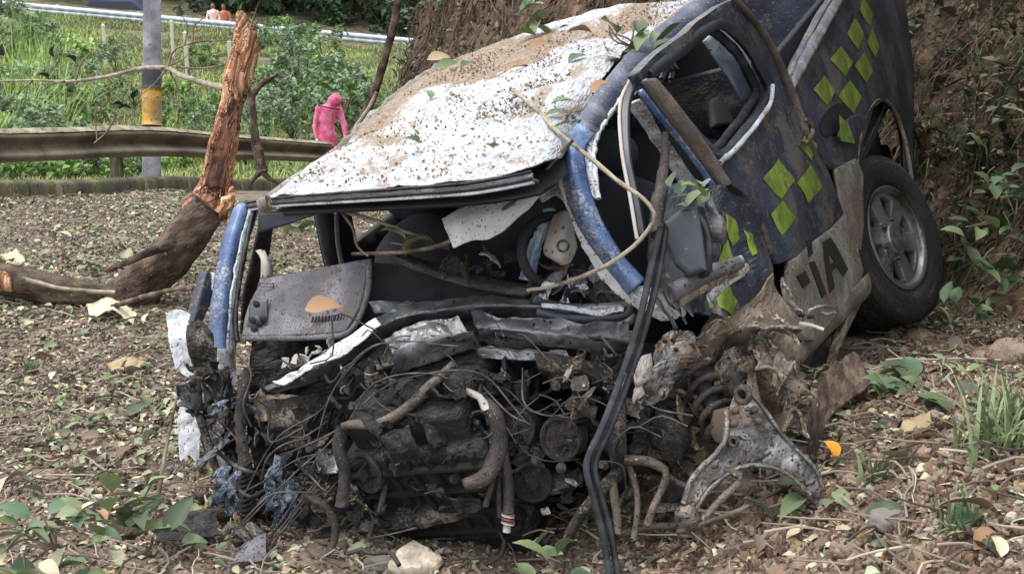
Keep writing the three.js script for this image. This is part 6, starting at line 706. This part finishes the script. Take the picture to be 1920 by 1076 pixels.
// larger leaves told apart one by one
const bigLeaf = [leafGeo(0.17, 0.085, 0.25, 0.2, 8), leafGeo(0.13, 0.08, -0.15, 0.3, 8), leafGeo(0.2, 0.075, 0.35, 0.25, 8)];
function bigLeafAt(p, rx, ry, rz, s, m, k, label, group) { const o = new THREE.Mesh(bigLeaf[k], m); o.name = numbered('leaf'); o.position.copy(p); o.quaternion.copy(qe(rx, ry, rz)); o.scale.setScalar(s); o.castShadow = o.receiveShadow = true; scene.add(o); return tag(o, label, 'leaf', group); }
for (let i = 0; i < 90; i++) { let p; do { const left = rnd() < 0.6; p = ground(left ? rr(0, 420) : rr(1450, 1915), left ? rr(420, 1070) : rr(680, 1070)); } while (inTruck(p)); p.y += 0.015; const dry = rnd() < 0.35; bigLeafAt(p, rr(-0.3, 0.4), rr(0, 6.3), rr(-0.5, 0.5), rr(0.3, 0.62), dry ? pick(M.leafDry) : pick(M.leafGreens), i % 3, dry ? 'large dry tan leaf lying on the ground' : 'large green leaf lying on the ground', dry ? 'dry leaves on the ground' : 'green leaves on the ground'); }
for (const [x, y, d, ry, s, m, lb] of [[1100, 172, 3.32, 1.9, 0.55, M.leafDry[0], 'curled orange brown leaf on the roof edge'], [992, 92, 4.5, 1.6, 0.6, M.leafDry[0], 'small orange leaf on the muddy roof'], [570, 580, 3.2, 1.7, 0.62, M.leafDry[0], 'brown dry leaf lying on the dashboard panel'], [760, 190, 4.5, 1.2, 0.4, M.leafGreens[4], 'small blue green leaf lying on the white roof'], [815, 128, 4.9, 1.3, 0.7, M.leafGreens[1], 'slender green leaf on the rear edge of the roof'], [800, 112, 5.0, 1.4, 0.6, M.leafDry[3], 'yellow leaf on the rear edge of the roof'], [835, 348, 3.1, 0.6, 0.3, M.leafDry[4], 'tiny pale leaf on the windscreen header']]) bigLeafAt(at(x, y, d - 0.05), 0.1, -ry, -0.75, s, m, 0, lb);
function sprig(name, label, px, py, d, n, spreadPx, sz, greens, stems = 3) { const o = thing(name, label, 'leafy sprig', at(px, py, d)); for (let i = 0; i < stems; i++) part('stem', tube([at(px, py, d), at(px + rr(-1, 1) * spreadPx * 0.5, py - rr(0, 0.4) * spreadPx, d - 0.02), at(px + rr(-1, 1) * spreadPx, py + rr(-0.7, 0.4) * spreadPx, d - 0.02)], [0.004, 0.002], { rad: 5 }), M.twig, o); for (let i = 0; i < n; i++) { const G = leafGeo(sz * rr(0.7, 1.3), sz * rr(0.4, 0.6), rr(0, 0.4), 0.25, 6); G.rotateX(rr(-0.6, 0.9)).rotateZ(rr(-0.5, 0.5)).rotateY(rr(0, 6.3)).translate(...at(px + rr(-1, 1) * spreadPx, py + rr(-0.6, 0.6) * spreadPx, d + rr(-0.06, 0.04)).toArray()); part('leaf', G, pick(greens), o); } return o; }
sprig('leafy_sprig', 'broken leafy sprig lying on the roof beside the blue rail', 1180, 85, 3.6, 16, 62, 0.09, M.leafGreens, 4);
sprig('leafy_sprig', 'pair of leafy tips on the mud at the rear edge of the roof', 1010, 40, 4.75, 8, 40, 0.12, M.leafGreens, 2);
sprig('leafy_sprig', 'small green sprig caught above the door mirror', 1298, 375, 2.72, 9, 42, 0.06, M.leafGreens, 3);
sprig('leafy_sprig', 'small green tuft stuck behind the windscreen pillar', 1062, 222, 2.95, 5, 20, 0.05, M.leafGreens, 2);
sprig('leafy_sprig', 'wide green leaf lying across the dashboard', 765, 463, 3.12, 4, 34, 0.09, [M.leafGreens[1], M.leafGreens[3]], 1);
sprig('leafy_sprig', 'bright leafy branch seen through the far door opening', 570, 425, 5.2, 14, 40, 0.11, [M.leafGreens[1], M.leafGreens[3]], 3);
sprig('leafy_sprig', 'light green leaves growing in front of the engine', 1040, 1064, 2.72, 6, 44, 0.075, [M.leafGreens[1], M.leafGreens[3], M.leafGreens[4]], 2);
sprig('leafy_sprig', 'heap of broken leafy stems in the near left corner', 100, 1030, 2.7, 44, 120, 0.075, [M.leafGreens[3], M.leafGreens[1], M.leafGreens[3], M.leafDry[4], M.leafGreens[4]], 7);
sprig('leafy_sprig', 'green leaves around the upright stem beside the charred branch', 250, 960, 2.95, 16, 70, 0.09, M.leafGreens, 4);
for (const [px, py, n, s, lb] of [[1880, 520, 14, 0.12, 'leafy bank plant with broad leaves beside the rear wheel'], [1815, 590, 10, 0.1, 'low leafy plant between the rear wheel and the boulder'], [1900, 350, 12, 0.1, 'leafy bank plant with small pale leaves high beside the tyre'], [1850, 420, 10, 0.09, 'dark leafy plant growing from the bank face'], [1740, 720, 18, 0.1, 'spread of green leaves on soil near the wheel'], [1800, 800, 30, 0.085, 'cluster of fresh green leaves left of the grass tuft below the boulder'], [1700, 760, 18, 0.08, 'ragged green weed on the soil slope under the clod'], [1890, 900, 26, 0.085, 'bright green weed in front of the grass tuft'], [1560, 980, 9, 0.06, 'sparse green weed in front of the control arm']]) sprig('bank_plant', lb, px, py, py > 700 ? ground(px, py).distanceTo(camera.position) * 0.98 : 5.0, n, 44, s, M.leafGreens, 4);
for (const [px, py, n, h, lb] of [[1865, 850, 60, 0.2, 'bright green grass tuft below the orange stone'], [1800, 1000, 26, 0.12, 'small grass tuft on the near soil slope'], [1900, 800, 50, 0.16, 'thick green grass tuft beside the orange brown stone'], [1640, 905, 20, 0.1, 'short grass tuft beside the torn bark'], [60, 700, 20, 0.1, 'low grass tuft on the littered road']]) { const p = ground(px, py), L = []; for (let i = 0; i < n; i++) { const b = bladeGeo(h * rr(0.5, 1.2), rr(0.006, 0.012), h * rr(0.2, 0.9)); b.rotateY(rr(0, 6.3)).translate(p.x + rr(-0.0012, 0.0012) * n, p.y - 0.01, p.z + rr(-0.001, 0.001) * n); L.push(b); } one('grass_tuft', merge(L), M.leafGreens[py < 900 && px > 1000 ? 3 : 1], lb, 'grass', p); }
// sheets of pale bark and debris on the ground
const flat = (name, label, pts, m, o = {}) => { const rows = pts.map((r) => r.map(([x, y, h]) => ground(x, y, (h ?? 0) + 0.02))); return one(name, sheet(rows, { nu: 16, nv: 12, t: 0.005, cr: 0.02, cf: 10, ragged: 0.4, ...o }), m, label, 'debris', rows[0][0].clone()); };
flat('bark_sheet', 'curled pale yellow sheet of bark near the fallen log', [[[160, 588, 0.03], [205, 590, 0.07], [258, 602, 0.02]], [[164, 612, 0], [204, 604, 0.05], [252, 612, 0.0]]], M.leafDry[4]);
flat('bark_sheet', 'cream strip of bark on the litter beside the torn fender', [[[198, 696, 0.01], [240, 690, 0.03], [284, 678, 0.03]], [[205, 704, 0], [245, 702, 0.01], [284, 692, 0.0]]], M.leafDry[3]);
flat('bark_sheet', 'pale torn bark strip between log and litter on the road edge', [[[0, 490, 0.03], [30, 484, 0.05]], [[10, 502, 0], [50, 500, 0.01]]], M.leafDry[1]);
flat('bark_sheet', 'split pale bark beside the control arm', [[[1690, 812, 0.02], [1745, 800, 0.02]], [[1680, 826, 0.0], [1745, 812, 0.01]]], M.leafDry[3]);
flat('bark_sheet', 'dark folded bark slab below the sill', [[[1500, 830, 0.04], [1550, 760, 0.08], [1600, 720, 0.1]], [[1520, 880, 0.0], [1570, 800, 0.04], [1640, 750, 0.03]]], M.bark);
flat('plastic_shard', 'black plastic shard in front of the bearing housings', [[[300, 1016, 0.03], [350, 1006, 0.05], [405, 1000, 0.05]], [[290, 1034, 0.01], [350, 1036, 0.02], [415, 1026, 0.02]]], M.burnt); flat('plastic_shard', 'pale blue grey plastic shard at the foot of the wreck', [[[440, 1060, 0.03], [500, 1045, 0.06]], [[430, 1076, 0.01], [500, 1070, 0.02]]], M.plastic);
for (const [x, y, m, lb] of [[1500, 942, 0xd8931c, 'bright orange scrap at the tip of the control arm'], [1565, 886, 0xc98a1a, 'yellow orange leaf scrap beside the dark bark slab']]) { const p = ground(x, y, 0.03); one('orange_scrap', leafGeo(0.055, 0.036, 0.4, 0.4, 8).rotateX(0.7).rotateY(x).translate(p.x, p.y, p.z), plain(m, 0.7), lb, 'scrap', p); }
renderer.render(scene, camera);
